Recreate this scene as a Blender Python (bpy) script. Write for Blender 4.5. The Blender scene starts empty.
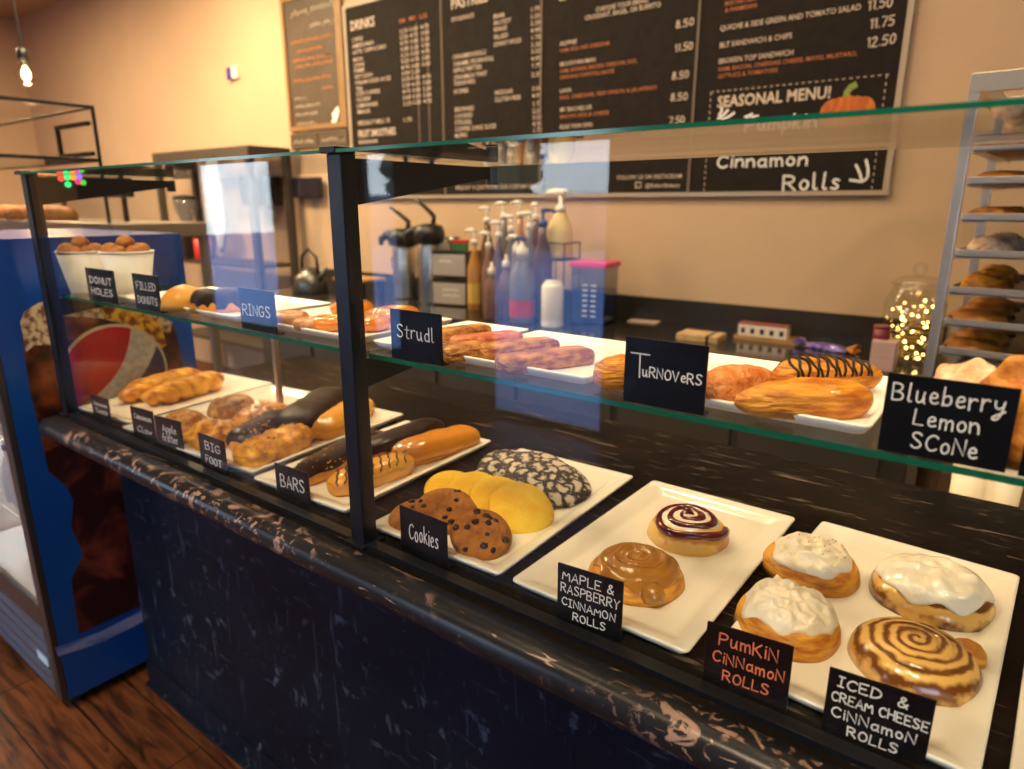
import bpy, bmesh, math, random
from mathutils import Vector, Matrix, noise
from math import sin, cos, pi, radians as rad, sqrt, atan2
random.seed(7)
SC = bpy.context.scene
COL = SC.collection
CAMZ = 1.64
F = 671.0
RIGHT = Vector((0.798917, 0.601441, 0.000813))
DOWN = Vector((0.156235, -0.206227, -0.965951))
FWD = Vector((-0.580795, 0.771842, -0.258724))

def ray(px, py): return RIGHT*(px-512) + DOWN*(py-384.5) + FWD*F
def P(px, py, z):
    """point at height z seen at photo pixel (px, py)"""
    r = ray(px, py); t = (z-CAMZ)/r.z
    return Vector((r.x*t, r.y*t, z))
def PY(px, py, y):
    """point on the plane Y = y seen at photo pixel (px, py)"""
    r = ray(px, py); t = y/r.y
    return Vector((r.x*t, y, r.z*t+CAMZ))
def PX(px, py, x):
    r = ray(px, py); t = x/r.x
    return Vector((x, r.y*t, r.z*t+CAMZ))
def mpp(p):
    """metres per photo pixel at a point"""
    return (Vector(p)-Vector((0, 0, CAMZ))).dot(FWD)/F

# ------------------------------------------------------------------ materials
MATS = {}
def lin(c):
    if isinstance(c, str):
        c = [int(c[i:i+2], 16)/255 for i in (0, 2, 4)]
        c = [x/12.92 if x <= .04045 else ((x+.055)/1.055)**2.4 for x in c]
    return (c[0], c[1], c[2], 1)
def M(name, col, rough=.5, col2=None, scale=8, detail=4, lo=.4, hi=.6, metal=0, bump=0, bscale=None, coat=0,
      spec=.5, sss=0, emit=0, vor=None, stretch=None, dist=0):
    m = bpy.data.materials.new(name); m.use_nodes = True
    n = m.node_tree.nodes; l = m.node_tree.links
    b = n['Principled BSDF']
    b.inputs['Base Color'].default_value = lin(col)
    b.inputs['Roughness'].default_value = rough
    b.inputs['Metallic'].default_value = metal
    b.inputs['Coat Weight'].default_value = coat
    b.inputs['Coat Roughness'].default_value = .08
    b.inputs['Specular IOR Level'].default_value = spec
    if sss:
        b.inputs['Subsurface Weight'].default_value = sss
        b.inputs['Subsurface Radius'].default_value = (.012, .006, .003)
        b.inputs['Subsurface Scale'].default_value = 1
    if emit:
        b.inputs['Emission Color'].default_value = lin(col); b.inputs['Emission Strength'].default_value = emit
    if col2 or bump:
        tc = n.new('ShaderNodeTexCoord'); src = tc.outputs['Object']
        if stretch:
            mp = n.new('ShaderNodeMapping'); mp.inputs['Scale'].default_value = stretch
            l.new(src, mp.inputs['Vector']); src = mp.outputs['Vector']
    if col2:
        if vor:
            t = n.new('ShaderNodeTexVoronoi'); t.feature = 'DISTANCE_TO_EDGE'; t.inputs['Scale'].default_value = scale
            ns = n.new('ShaderNodeTexNoise'); ns.inputs['Scale'].default_value = scale*1.3; ns.inputs['Detail'].default_value = 3
            mx = n.new('ShaderNodeMix'); mx.data_type = 'VECTOR'; mx.inputs['Factor'].default_value = vor
            l.new(src, ns.inputs['Vector']); l.new(src, mx.inputs['A']); l.new(ns.outputs['Color'], mx.inputs['B'])
            l.new(mx.outputs['Result'], t.inputs['Vector']); fac = t.outputs['Distance']
        else:
            t = n.new('ShaderNodeTexNoise'); t.inputs['Scale'].default_value = scale; t.inputs['Detail'].default_value = detail
            t.inputs['Distortion'].default_value = dist
            l.new(src, t.inputs['Vector']); fac = t.outputs['Fac']
        r = n.new('ShaderNodeValToRGB')
        r.color_ramp.elements[0].position = lo; r.color_ramp.elements[0].color = lin(col)
        r.color_ramp.elements[1].position = hi; r.color_ramp.elements[1].color = lin(col2)
        l.new(fac, r.inputs['Fac']); l.new(r.outputs['Color'], b.inputs['Base Color'])
        if emit: l.new(r.outputs['Color'], b.inputs['Emission Color'])
    if bump:
        t2 = n.new('ShaderNodeTexNoise'); t2.inputs['Scale'].default_value = bscale or scale; t2.inputs['Detail'].default_value = 5
        l.new(src, t2.inputs['Vector'])
        bp = n.new('ShaderNodeBump'); bp.inputs['Strength'].default_value = bump; bp.inputs['Distance'].default_value = .008
        l.new(t2.outputs['Fac'], bp.inputs['Height']); l.new(bp.outputs['Normal'], b.inputs['Normal'])
    MATS[name] = m
    return m

def glass_mat(name, tint=(1, 1, 1), f0=.045):
    m = bpy.data.materials.new(name); m.use_nodes = True
    n = m.node_tree.nodes; l = m.node_tree.links; n.clear()
    out = n.new('ShaderNodeOutputMaterial'); mix = n.new('ShaderNodeMixShader')
    tr = n.new('ShaderNodeBsdfTransparent'); tr.inputs['Color'].default_value = (*tint, 1)
    gl = n.new('ShaderNodeBsdfGlossy'); gl.inputs['Roughness'].default_value = .0
    lw = n.new('ShaderNodeLayerWeight'); lw.inputs['Blend'].default_value = .5
    pw = n.new('ShaderNodeMath'); pw.operation = 'POWER'; pw.inputs[1].default_value = 5
    ma = n.new('ShaderNodeMath'); ma.operation = 'MULTIPLY_ADD'; ma.inputs[1].default_value = 1-f0; ma.inputs[2].default_value = f0
    l.new(lw.outputs['Facing'], pw.inputs[0]); l.new(pw.outputs[0], ma.inputs[0]); l.new(ma.outputs[0], mix.inputs['Fac'])
    l.new(tr.outputs[0], mix.inputs[1]); l.new(gl.outputs[0], mix.inputs[2]); l.new(mix.outputs[0], out.inputs['Surface'])
    MATS[name] = m; return m

def emis(name, col, s):
    m = bpy.data.materials.new(name); m.use_nodes = True
    n = m.node_tree.nodes; l = m.node_tree.links; n.clear()
    o = n.new('ShaderNodeOutputMaterial'); e = n.new('ShaderNodeEmission')
    e.inputs['Color'].default_value = lin(col); e.inputs['Strength'].default_value = s
    l.new(e.outputs[0], o.inputs['Surface']); MATS[name] = m; return m

def spiral_mat(name, dough, swirl, pitch, rough=.3, width=.3, coat=.3, noise_amt=.6):
    """cinnamon swirl: dark where frac(r/pitch - angle) is small"""
    m = M(name, dough, rough, coat=coat, bump=.25, bscale=60)
    n = m.node_tree.nodes; l = m.node_tree.links; b = n['Principled BSDF']
    tc = n.new('ShaderNodeTexCoord'); sp = n.new('ShaderNodeSeparateXYZ')
    ns = n.new('ShaderNodeTexNoise'); ns.inputs['Scale'].default_value = 30; ns.inputs['Detail'].default_value = 3
    def ma(op, a, bb):
        k = n.new('ShaderNodeMath'); k.operation = op
        for i, v in enumerate((a, bb)):
            if v is None: continue
            if isinstance(v, (int, float)): k.inputs[i].default_value = v
            else: l.new(v, k.inputs[i])
        return k.outputs[0]
    l.new(tc.outputs['Object'], sp.inputs[0]); l.new(tc.outputs['Object'], ns.inputs['Vector'])
    r = ma('SQRT', ma('ADD', ma('MULTIPLY', sp.outputs[0], sp.outputs[0]), ma('MULTIPLY', sp.outputs[1], sp.outputs[1])), None)
    a = ma('DIVIDE', ma('ARCTAN2', sp.outputs[1], sp.outputs[0]), 2*pi)
    ph = ma('FRACT', ma('ADD', ma('SUBTRACT', ma('DIVIDE', r, pitch), a), ma('MULTIPLY', ns.outputs['Fac'], noise_amt)), None)
    tri = ma('ABSOLUTE', ma('SUBTRACT', ph, .5), None)
    ramp = n.new('ShaderNodeValToRGB')
    ramp.color_ramp.elements[0].position = width*.35; ramp.color_ramp.elements[0].color = lin(swirl)
    ramp.color_ramp.elements[1].position = width; ramp.color_ramp.elements[1].color = lin(dough)
    l.new(tri, ramp.inputs['Fac']); l.new(ramp.outputs['Color'], b.inputs['Base Color'])
    return m

# ------------------------------------------------------------------ meshes
def tag(o, label, cat, group=None):
    o['label'] = label; o['category'] = cat
    if group: o['group'] = group
    return o
def thing(name, label, cat, loc=(0, 0, 0), rz=0, group=None):
    o = bpy.data.objects.new(name, None); COL.objects.link(o)
    o.location = loc; o.rotation_euler = (0, 0, rz); o.empty_display_size = .02
    return tag(o, label, cat, group)
def struct(o): o['kind'] = 'structure'; return o
def mk(name, bm, mats, parent=None, smooth=False, loc=(0, 0, 0), rot=(0, 0, 0), label=None):
    me = bpy.data.meshes.new(name)
    bmesh.ops.recalc_face_normals(bm, faces=bm.faces)
    bm.to_mesh(me); bm.free()
    for m in (mats if isinstance(mats, (list, tuple)) else [mats]): me.materials.append(MATS[m] if isinstance(m, str) else m)
    if smooth:
        for p in me.polygons: p.use_smooth = True
    o = bpy.data.objects.new(name, me); COL.objects.link(o)
    o.location = loc; o.rotation_euler = rot
    if parent: o.parent = parent
    if label: o['label'] = label
    return o
def copy_tree(o, parent=None):
    c = o.copy(); COL.objects.link(c)
    if parent: c.parent = parent
    for ch in list(o.children): copy_tree(ch, c)
    return c
def B(): return bmesh.new()
def box(bm, x0, x1, y0, y1, z0, z1, bev=0, mi=0, mat=None):
    c = Matrix.Translation(((x0+x1)/2, (y0+y1)/2, (z0+z1)/2)) @ Matrix.Diagonal((x1-x0, y1-y0, z1-z0, 1))
    if mat: c = mat @ c
    r = bmesh.ops.create_cube(bm, size=1, matrix=c)
    fs = {f for v in r['verts'] for f in v.link_faces}
    for f in fs: f.material_index = mi
    if bev:
        es = list({e for v in r['verts'] for e in v.link_edges})
        bmesh.ops.bevel(bm, geom=es, offset=bev, segments=2, affect='EDGES', profile=.6)
    return bm
def prism(bm, pts, z0, z1, mi=0, bev=0):
    """polygon in XY extruded from z0 to z1"""
    a = [bm.verts.new((p[0], p[1], z0)) for p in pts]; b = [bm.verts.new((p[0], p[1], z1)) for p in pts]
    fs = [bm.faces.new(a[::-1]), bm.faces.new(b)]
    n = len(pts)
    for i in range(n): fs.append(bm.faces.new((a[i], a[(i+1) % n], b[(i+1) % n], b[i])))
    for f in fs: f.material_index = mi
    if bev: bmesh.ops.bevel(bm, geom=list({e for f in fs for e in f.edges}), offset=bev, segments=2, affect='EDGES')
    return bm
def lathe(bm, prof, n=24, mi=0, cx=0, cy=0, caps=True):
    rows = []
    for r, z in prof:
        rows.append([bm.verts.new((cx+max(r, .0001)*cos(2*pi*i/n), cy+max(r, .0001)*sin(2*pi*i/n), z)) for i in range(n)])
    for a, b in zip(rows, rows[1:]):
        for i in range(n):
            bm.faces.new((a[i], a[(i+1) % n], b[(i+1) % n], b[i])).material_index = mi
    if caps:
        bm.faces.new(rows[0][::-1]).material_index = mi; bm.faces.new(rows[-1]).material_index = mi
    return bm
def tube(bm, pts, r, n=8, mi=0, closed=False):
    pts = [Vector(p) for p in pts]; rows = []; N = len(pts)
    prev = None
    for i, p in enumerate(pts):
        if closed: t = pts[(i+1) % N]-pts[i-1]
        else: t = pts[min(i+1, N-1)]-pts[max(i-1, 0)]
        t = t.normalized() if t.length > 1e-9 else Vector((0, 0, 1))
        if prev is None: u = t.orthogonal().normalized()
        else:
            u = prev - t*prev.dot(t)
            u = u.normalized() if u.length > 1e-6 else t.orthogonal().normalized()
        prev = u; v = t.cross(u)
        rr = r[i] if isinstance(r, (list, tuple)) else r
        rows.append([bm.verts.new(p+(u*cos(2*pi*k/n)+v*sin(2*pi*k/n))*rr) for k in range(n)])
    pairs = list(zip(rows, rows[1:])) + ([(rows[-1], rows[0])] if closed else [])
    for a, b in pairs:
        for k in range(n): bm.faces.new((a[k], a[(k+1) % n], b[(k+1) % n], b[k])).material_index = mi
    if not closed:
        bm.faces.new(rows[0][::-1]).material_index = mi; bm.faces.new(rows[-1]).material_index = mi
    return bm
def polar(bm, Rf, zf, nr=14, na=40, zb=lambda u, a: 0.0, mi=0, rb=.86, twist=0):
    """closed body over a polar grid: top surface zf(u, a) out to radius Rf(a), flat underside"""
    top = []
    c = bm.verts.new((0, 0, zf(0, 0)))
    for j in range(1, nr+1):
        u = (j/nr)**.85
        top.append([bm.verts.new((Rf(2*pi*i/na)*u*cos(2*pi*i/na), Rf(2*pi*i/na)*u*sin(2*pi*i/na), zf(u, 2*pi*i/na))) for i in range(na)])
    bot = [bm.verts.new((Rf(2*pi*i/na)*rb*cos(2*pi*i/na), Rf(2*pi*i/na)*rb*sin(2*pi*i/na), zb(rb, 2*pi*i/na))) for i in range(na)]
    fs = []
    for i in range(na):
        k = (i+1) % na
        fs.append(bm.faces.new((c, top[0][i], top[0][k])))
        for a, b in zip(top, top[1:]): fs.append(bm.faces.new((a[i], b[i], b[k], a[k])))
        fs.append(bm.faces.new((top[-1][i], bot[i], bot[k], top[-1][k])))
    fs.append(bm.faces.new(bot[::-1]))
    for f in fs: f.material_index = mi
    return bm
def loaf(bm, L, W, H, n1=28, n2=24, pe=2.6, pc=2.4, fn=None, flat=.35, mi=0):
    """rounded loaf along X, resting on z = 0; fn(t, phi) gives a radial scale"""
    rows = []
    for i in range(n1+1):
        t = -cos(pi*i/n1); s = max(0, 1-abs(t)**pe)**(1/2.0)
        row = []
        for k in range(n2):
            a = 2*pi*k/n2; ca, sa = cos(a), sin(a)
            q = (abs(ca)**pc+abs(sa)**pc)**(-1/pc)
            g = fn(t, a) if fn else 1
            y = W/2*s*ca*q*g; z = H/2*s*sa*q*g
            z = max(z, -H/2*flat*2*.5)
            row.append(bm.verts.new((L/2*t, y, z+H/2*flat)))
        rows.append(row)
    for a, b in zip(rows, rows[1:]):
        for k in range(n2):
            bm.faces.new((a[k], a[(k+1) % n2], b[(k+1) % n2], b[k])).material_index = mi
    bmesh.ops.remove_doubles(bm, verts=list(rows[0])+list(rows[-1]), dist=1e-5)
    return bm
def nz(x, y, z, s=1.0): return noise.noise(Vector((x, y, z))*s)

# ------------------------------------------------------------------ handwriting
GL = {
'A': '0,0 2,6 4,0;.8,2 3.2,2', 'B': '0,0 0,6;0,6 2,6 3.2,5.3 3,4 2,3.2 0,3.1;0,3.1 2.4,3 3.7,2.2 3.4,.6 2,0 0,0',
'C': '3.8,5 2.8,6 1.2,5.6 .2,4 .1,2 1.2,.3 2.6,0 3.8,1', 'D': '0,0 0,6;-.3,6 2,5.8 3.6,4.4 3.8,2.4 2.4,.5 -.2,0',
'E': '3.4,6 0,6 0,0 3.4,0;0,3.1 2.6,3.1', 'F': '3.4,6 0,6 0,0;0,3.1 2.6,3.1',
'G': '3.8,5 2.6,6 1,5.4 .1,3.6 .3,1.4 1.6,0 3.2,.4 3.8,1.8 3.8,2.6;4,2.7 2.2,2.7', 'H': '0,0 0,6;3.6,0 3.6,6;0,3 3.6,3',
'I': '1.2,0 1.2,6;0,6 2.4,6;0,0 2.4,0', 'K': '0,0 0,6;3.4,6 .1,2.8;.8,3.4 3.6,0', 'L': '0,6 0,0 3.2,0',
'M': '0,0 .4,6 2.3,2 4.2,6 4.6,0', 'N': '0,0 0,6 3.6,0 3.6,6', 'O': '2,6 .6,5.2 0,3 .6,.8 2,0 3.5,.8 4,3 3.4,5.2 2,6 1.6,5.9',
'P': '0,0 0,6;0,6 2.2,6 3.6,5.2 3.4,3.8 2.2,3 0,2.9', 'R': '0,0 0,6;0,6 2.2,6 3.4,5.2 3.3,3.8 2.2,3.1 0,3;1.4,3 3.8,0',
'S': '3.4,5.2 2.4,6 .8,5.8 .2,4.6 1.4,3.3 2.8,2.6 3.5,1.4 2.4,.1 .8,.1 0,.9', 'T': '1.9,0 1.9,6;0,6 3.8,6', 'U': '0,6 .1,2 .9,.2 2.4,.1 3.4,1.6 3.6,6',
'V': '0,6 1.9,0 3.8,6', 'W': '0,6 1,0 2.4,4 3.8,0 4.8,6', 'Y': '0,6 1.9,3 3.8,6;1.9,3 1.9,0', '&': '3.8,0 1,4.2 1,5.4 2,6 2.8,5.2 2.4,4.2 .6,2.6 .2,1.2 1,.1 2.4,.2 3.8,2.4', "'": '0.3,6 .3,4.8',
'a': '2.8,3.4 1.4,4 .2,2.8 .3,.8 1.4,0 2.6,1;2.8,4 2.8,.4 3.3,0', 'b': '.2,6.4 .2,0;.2,1 1.2,0 2.6,.8 2.8,2.6 1.8,3.8 .3,2.8',
'c': '2.6,3.4 1.4,4 .3,2.8 .3,1 1.4,0 2.8,.8', 'd': '2.7,6.4 2.7,0;2.7,3 1.4,3.9 .2,2.6 .4,.6 1.6,0 2.7,1', 'e': '.3,2 2.7,2.3 2.3,3.7 1.2,4 .3,2.8 .4,.8 1.6,0 2.9,.7',
'f': '2.6,6 1.6,6.4 1.1,5 1.1,0;.1,3.6 2.3,3.6', 'i': '.4,4 .4,0;.4,5.4 .5,5.6', 'k': '.1,6.4 .1,0;2.4,4 .2,1.8;.8,2.4 2.6,0', 'l': '.4,6.6 .4,.6 .9,0 1.5,.3',
'm': '0,4 .1,0;.1,2.8 1,4 1.8,3.6 2,2.2 2,0;2,2.8 3,4 3.8,3.6 4,2.2 4.1,0', 'n': '0,4 .1,0;.1,2.6 1.2,4 2.2,3.8 2.7,2.4 2.8,0', 'o': '1.5,4 .4,3.2 .2,1.4 1,.1 2.2,.3 2.8,1.8 2.5,3.4 1.5,4 1.3,3.9',
'p': '.1,4 .1,-2.4;.1,2.8 1.2,4 2.6,3.2 2.7,1.2 1.6,0 .2,.8', 'r': '.1,4 .2,0;.2,2.4 .9,3.7 1.8,4 2.4,3.6', 's': '2.3,3.4 1.4,4 .5,3.5 .7,2.5 1.9,1.7 2.2,.7 1.2,0 .1,.5', 't': '1,5.8 1,.8 1.6,0 2.4,.3;-.2,4.1 2.3,4.1',
'u': '.1,4 .2,1 1,0 2.2,.6 2.6,4;2.6,2 2.8,.2 3.2,0', 'w': '0,4 .9,0 1.9,3 2.9,0 3.8,4', 'y': '.2,4 .4,2 1.4,1.4 2.6,2.2;2.9,4 2.6,0 1.6,-2.2 .4,-2.4 0,-1.6 1.4,-.6 3.6,.8',
'x': '0,4 2.6,0;2.6,4 0,0', 'h': '.1,6.4 .1,0;.1,2.6 1.2,4 2.2,3.6 2.6,2.2 2.7,0', '.': '.2,0 .4,.2',
'0': '1.6,6 .4,5 .1,3 .5,1 1.6,0 2.7,1 3,3 2.7,5 1.6,6', '1': '.2,4.8 1.2,6 1.2,0', '2': '.2,4.8 1.2,6 2.6,5.4 2.6,4 1.2,1.8 .1,0;0,0 3.1,0', '5': '3,6 .5,6 .4,3.4;.4,3.4 1.8,3.8 3,2.8 2.8,.8 1.4,0 .1,.6', '7': '0,6 3,6 1.2,0', '8': '1.5,3.2 .4,4.4 .8,5.8 1.6,6 2.5,5.4 2.4,4.2 1.5,3.2 .2,1.8 .4,.4 1.5,0 2.8,.6 2.8,2 1.5,3.2', 'z': '.1,4 2.5,4 .1,0 2.6,0',
}
def chaikin(p, k=2):
    for _ in range(k):
        q = [p[0]]
        for a, b in zip(p, p[1:]): q += [(a[0]*.75+b[0]*.25, a[1]*.75+b[1]*.25), (a[0]*.25+b[0]*.75, a[1]*.25+b[1]*.75)]
        p = q+[p[-1]]
    return p
def hand_strokes(text, jit=.25, gap=1.3):
    out = []; x = 0
    for ch in text:
        if ch == ' ': x += 2.6; continue
        g = GL.get(ch)
        if g is None: continue
        w = 0; dy = random.uniform(-jit, jit); sk = random.uniform(-.04, .06)
        for s in g.split(';'):
            p = [tuple(float(c) for c in q.split(',')) for q in s.split()]
            w = max(w, max(q[0] for q in p))
            p = [(q[0]+sk*q[1], q[1]+dy) for q in p]
            if len(p) >= 5: p = chaikin(p)
            out.append([(x+q[0], q[1]) for q in p])
        x += w+gap
    return out, max(x-gap, .1)
def ribbon(bm, pts, w, to3, mi=0, th=.0006):
    """flat chalk stroke: pts in 2-D, to3(x, y, d) maps to the surface, d = height above it"""
    N = len(pts); rows = []
    for i, p in enumerate(pts):
        a = Vector(pts[max(i-1, 0)]); b = Vector(pts[min(i+1, N-1)]); t = (b-a)
        t = t.normalized() if t.length > 1e-9 else Vector((1, 0))
        nn = Vector((-t.y, t.x))*w/2
        if i == 0: p = Vector(p)-t*w*.3
        elif i == N-1: p = Vector(p)+t*w*.3
        else: p = Vector(p)
        q = [(p+nn, th), (p-nn, th), (p-nn, 0), (p+nn, 0)]
        rows.append([bm.verts.new(to3(v.x, v.y, d)) for v, d in q])
    for a, b in zip(rows, rows[1:]):
        for k in range(4): bm.faces.new((a[k], a[(k+1) % 4], b[(k+1) % 4], b[k])).material_index = mi
    bm.faces.new(rows[0]).material_index = mi; bm.faces.new(rows[-1][::-1]).material_index = mi
def hand(bm, text, x0, y0, x1, h, to3, wst, mi=0, slope=0, jit=.25):
    """write text between x0 and x1 with cap height h, baseline y0"""
    st, w = hand_strokes(text, jit)
    sx = (x1-x0)/w; sy = h/6
    for s in st:
        ribbon(bm, [(x0+p[0]*sx, y0+p[1]*sy+slope*p[0]*sx) for p in s], wst, to3, mi)
def scribble(bm, x0, y0, x1, h, to3, wst, mi=0, slope=0):
    """an unreadable handwritten line"""
    x = x0
    while x < x1:
        n = random.randint(3, 7); pts = []; word = min(x1-x, h*n*.55)
        for i in range(n*2+1):
            pts.append((x+word*i/(n*2), y0+slope*(x-x0+word*i/(n*2))+(h*random.uniform(.55, 1) if i % 2 else h*random.uniform(0, .2))))
        ribbon(bm, chaikin(pts, 1), wst, to3, mi); x += word+h*.5
def printed(bm, text, x0, y0, h, to3, mi=0, width=None, slope=0, bold=0):
    """block lettering in the built-in face, left baseline at x0, y0, capitals h high"""
    cu = bpy.data.curves.new('t', 'FONT'); cu.body = text; cu.resolution_u = 2; cu.size = h/.69
    cu.offset = bold*h
    ob = bpy.data.objects.new('t', cu)
    me = bpy.data.meshes.new_from_object(ob)
    xs = [v.co.x for v in me.vertices]
    if xs:
        w = max(xs) or 1; sx = (width/w) if width else 1
        vs = [bm.verts.new(to3(x0+v.co.x*sx, y0+v.co.y+slope*v.co.x*sx, .0012)) for v in me.vertices]
        for p in me.polygons:
            try: bm.faces.new([vs[i] for i in p.vertices]).material_index = mi
            except ValueError: pass
    bpy.data.objects.remove(ob); bpy.data.curves.remove(cu); bpy.data.meshes.remove(me)
# ------------------------------------------------------------------ palette
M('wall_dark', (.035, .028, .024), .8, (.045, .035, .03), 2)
M('wall', (.56, .385, .245), .9, (.59, .41, .258), 2, bump=.05, bscale=90)
M('ceiling', (.42, .29, .18), .9)
M('white_paint', (.75, .72, .68), .5)
M('black_paint', (.012, .013, .018), .35, (.02, .022, .03), 12, bump=.05, bscale=40)
M('black_metal', (.006, .007, .010), .34, bump=.03, bscale=200, spec=.35)
M('black_plastic', (.012, .012, .013), .35)
M('card_black', (.003, .004, .007), .3, spec=.25)
M('chalk_white', (.86, .84, .82), .8)
M('chalk_orange', (.85, .22, .10), .8)
M('menu_black', (.013, .009, .007), .7, (.017, .012, .009), 20, spec=.15)
M('menu_white', (.62, .50, .40), .7)
M('menu_orange', (.50, .16, .05), .7)
M('menu_line', (.20, .15, .11), .7)
M('steel', (.62, .60, .57), .28, (.52, .5, .47), 6, metal=1, stretch=(1, 1, 30))
M('alum', (.66, .59, .50), .38, metal=1)
M('dark_steel', (.16, .15, .14), .35, metal=.9)
M('wood_tan', (.50, .29, .12), .5, (.38, .20, .08), 6, stretch=(1, 12, 12))
M('wood_frame', (.30, .16, .045), .45, (.2, .1, .03), 6, stretch=(12, 12, 1))
M('plate', (.86, .81, .70), .16, coat=.4)
M('tray_white', (.84, .80, .75), .35)
M('paper', (.82, .78, .72), .7)
M('glass_edge', (.004, .105, .062), .15, spec=.6)
glass_mat('glass', (.985, .995, .99), .036)
glass_mat('clear', (.97, .97, .96), .05)
glass_mat('clear_plastic', (.80, .84, .90), .05)

def scratched(name, base, base2, chip, rough, sc, thr, coat=0, spec=.5):
    """worn paint: long scratches and chipped patches over the base"""
    m = M(name, base, rough, base2, 3, coat=coat)
    n = m.node_tree.nodes; l = m.node_tree.links; b = n['Principled BSDF']
    base_out = b.inputs['Base Color'].links[0].from_socket
    tc = n.new('ShaderNodeTexCoord')
    def layer(sca, rot, scale, lo, hi, dist, prev, col, mask=0, detail=6):
        mp = n.new('ShaderNodeMapping'); mp.inputs['Scale'].default_value = sca; mp.inputs['Rotation'].default_value = rot
        t = n.new('ShaderNodeTexNoise'); t.inputs['Scale'].default_value = scale; t.inputs['Detail'].default_value = detail; t.inputs['Distortion'].default_value = dist
        r = n.new('ShaderNodeValToRGB'); r.color_ramp.elements[0].position = lo; r.color_ramp.elements[1].position = hi
        mx = n.new('ShaderNodeMix'); mx.data_type = 'RGBA'
        l.new(tc.outputs['Object'], mp.inputs['Vector']); l.new(mp.outputs['Vector'], t.inputs['Vector']); l.new(t.outputs['Fac'], r.inputs['Fac'])
        fac = r.outputs['Color']
        if mask:
            t2 = n.new('ShaderNodeTexNoise'); t2.inputs['Scale'].default_value = mask; t2.inputs['Detail'].default_value = 2
            r2 = n.new('ShaderNodeValToRGB'); r2.color_ramp.elements[0].position = .43; r2.color_ramp.elements[1].position = .55
            mm = n.new('ShaderNodeMath'); mm.operation = 'MULTIPLY'
            l.new(tc.outputs['Object'], t2.inputs['Vector']); l.new(t2.outputs['Fac'], r2.inputs['Fac']); l.new(r2.outputs['Color'], mm.inputs[0]); l.new(fac, mm.inputs[1]); fac = mm.outputs[0]
        l.new(fac, mx.inputs['Factor']); l.new(prev, mx.inputs['A']); mx.inputs['B'].default_value = lin(col)
        return mx.outputs['Result']
    o = base_out
    for s in sc: o = layer(*s[:6], o, chip, *s[6:])
    l.new(o, b.inputs['Base Color']); b.inputs['Specular IOR Level'].default_value = spec
    return m
scratched('counter_top', (.006, .005, .005), (.010, .008, .007), (.13, .10, .075), .28,
          [((1.2, 18, 6), (0, 0, .35), 3.5, .64, .70, .6), ((1.5, 16, 6), (0, 0, -.3), 4.5, .655, .72, .8), ((2, 22, 6), (0, 0, .15), 7, .66, .72, .5)], None, 0, .03)
scratched('counter_nose', (.012, .012, .015), (.018, .018, .022), (.30, .19, .15), .28,
          [((1, 1, 1), (0, .5, .2), 20, .555, .60, 1.8, 5), ((1, 1, 1), (.3, .1, 0), 60, .60, .64, .8, 2.5), ((.8, 5, 5), (0, 0, .3), 14, .66, .69, 2.0)], None, 0, .25)
scratched('counter_panel', (.003, .006, .014), (.005, .009, .020), (.07, .085, .13), .45,
          [((9, 3, 1.1), (0, .25, 0), 5, .62, .80, .6), ((2, 3, 9), (0, -.6, 0), 6, .63, .78, .6), ((6, 3, 2), (0, .8, 0), 5, .64, .78, .5), ((1, 1, 1), (0, 0, 0), 22, .64, .74, 0)], None, 0, .2)

def wood_floor():
    m = bpy.data.materials.new('floor_planks'); m.use_nodes = True
    n = m.node_tree.nodes; l = m.node_tree.links; b = n['Principled BSDF']
    tc = n.new('ShaderNodeTexCoord')
    br = n.new('ShaderNodeTexBrick'); br.offset = .4; br.inputs['Scale'].default_value = 1
    br.inputs['Brick Width'].default_value = 1.3; br.inputs['Row Height'].default_value = .16
    br.inputs['Mortar Size'].default_value = .0025; br.inputs['Mortar'].default_value = (.008, .004, .002, 1)
    br.inputs['Color1'].default_value = (.20, .070, .024, 1); br.inputs['Color2'].default_value = (.115, .040, .014, 1)
    mp = n.new('ShaderNodeMapping'); mp.inputs['Scale'].default_value = (1.1, 9, 1)
    ns = n.new('ShaderNodeTexNoise'); ns.inputs['Scale'].default_value = 3; ns.inputs['Detail'].default_value = 8; ns.inputs['Distortion'].default_value = 1.2
    rp = n.new('ShaderNodeValToRGB'); rp.color_ramp.elements[0].position = .34; rp.color_ramp.elements[0].color = (.18, .15, .14, 1)
    rp.color_ramp.elements[1].position = .62; rp.color_ramp.elements[1].color = (1.15, 1.1, 1.0, 1)
    mx = n.new('ShaderNodeMix'); mx.data_type = 'RGBA'; mx.blend_type = 'MULTIPLY'; mx.inputs['Factor'].default_value = 1
    l.new(tc.outputs['Object'], br.inputs['Vector']); l.new(tc.outputs['Object'], mp.inputs['Vector']); l.new(mp.outputs['Vector'], ns.inputs['Vector'])
    l.new(ns.outputs['Fac'], rp.inputs['Fac']); l.new(br.outputs['Color'], mx.inputs['A']); l.new(rp.outputs['Color'], mx.inputs['B'])
    l.new(mx.outputs['Result'], b.inputs['Base Color']); b.inputs['Roughness'].default_value = .5; b.inputs['Specular IOR Level'].default_value = .2
    MATS['floor'] = m
wood_floor()
M('asphalt', (.19, .26, .38), .9, (.25, .32, .44), 3)  # sky blue put into the paving colour to tint its reflection
M('foliage', (.03, .06, .025), .8, (.08, .12, .05), 3)
M('bark', (.10, .07, .05), .9)
M('facade', (.20, .22, .26), .8, (.24, .26, .3), 1)

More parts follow.
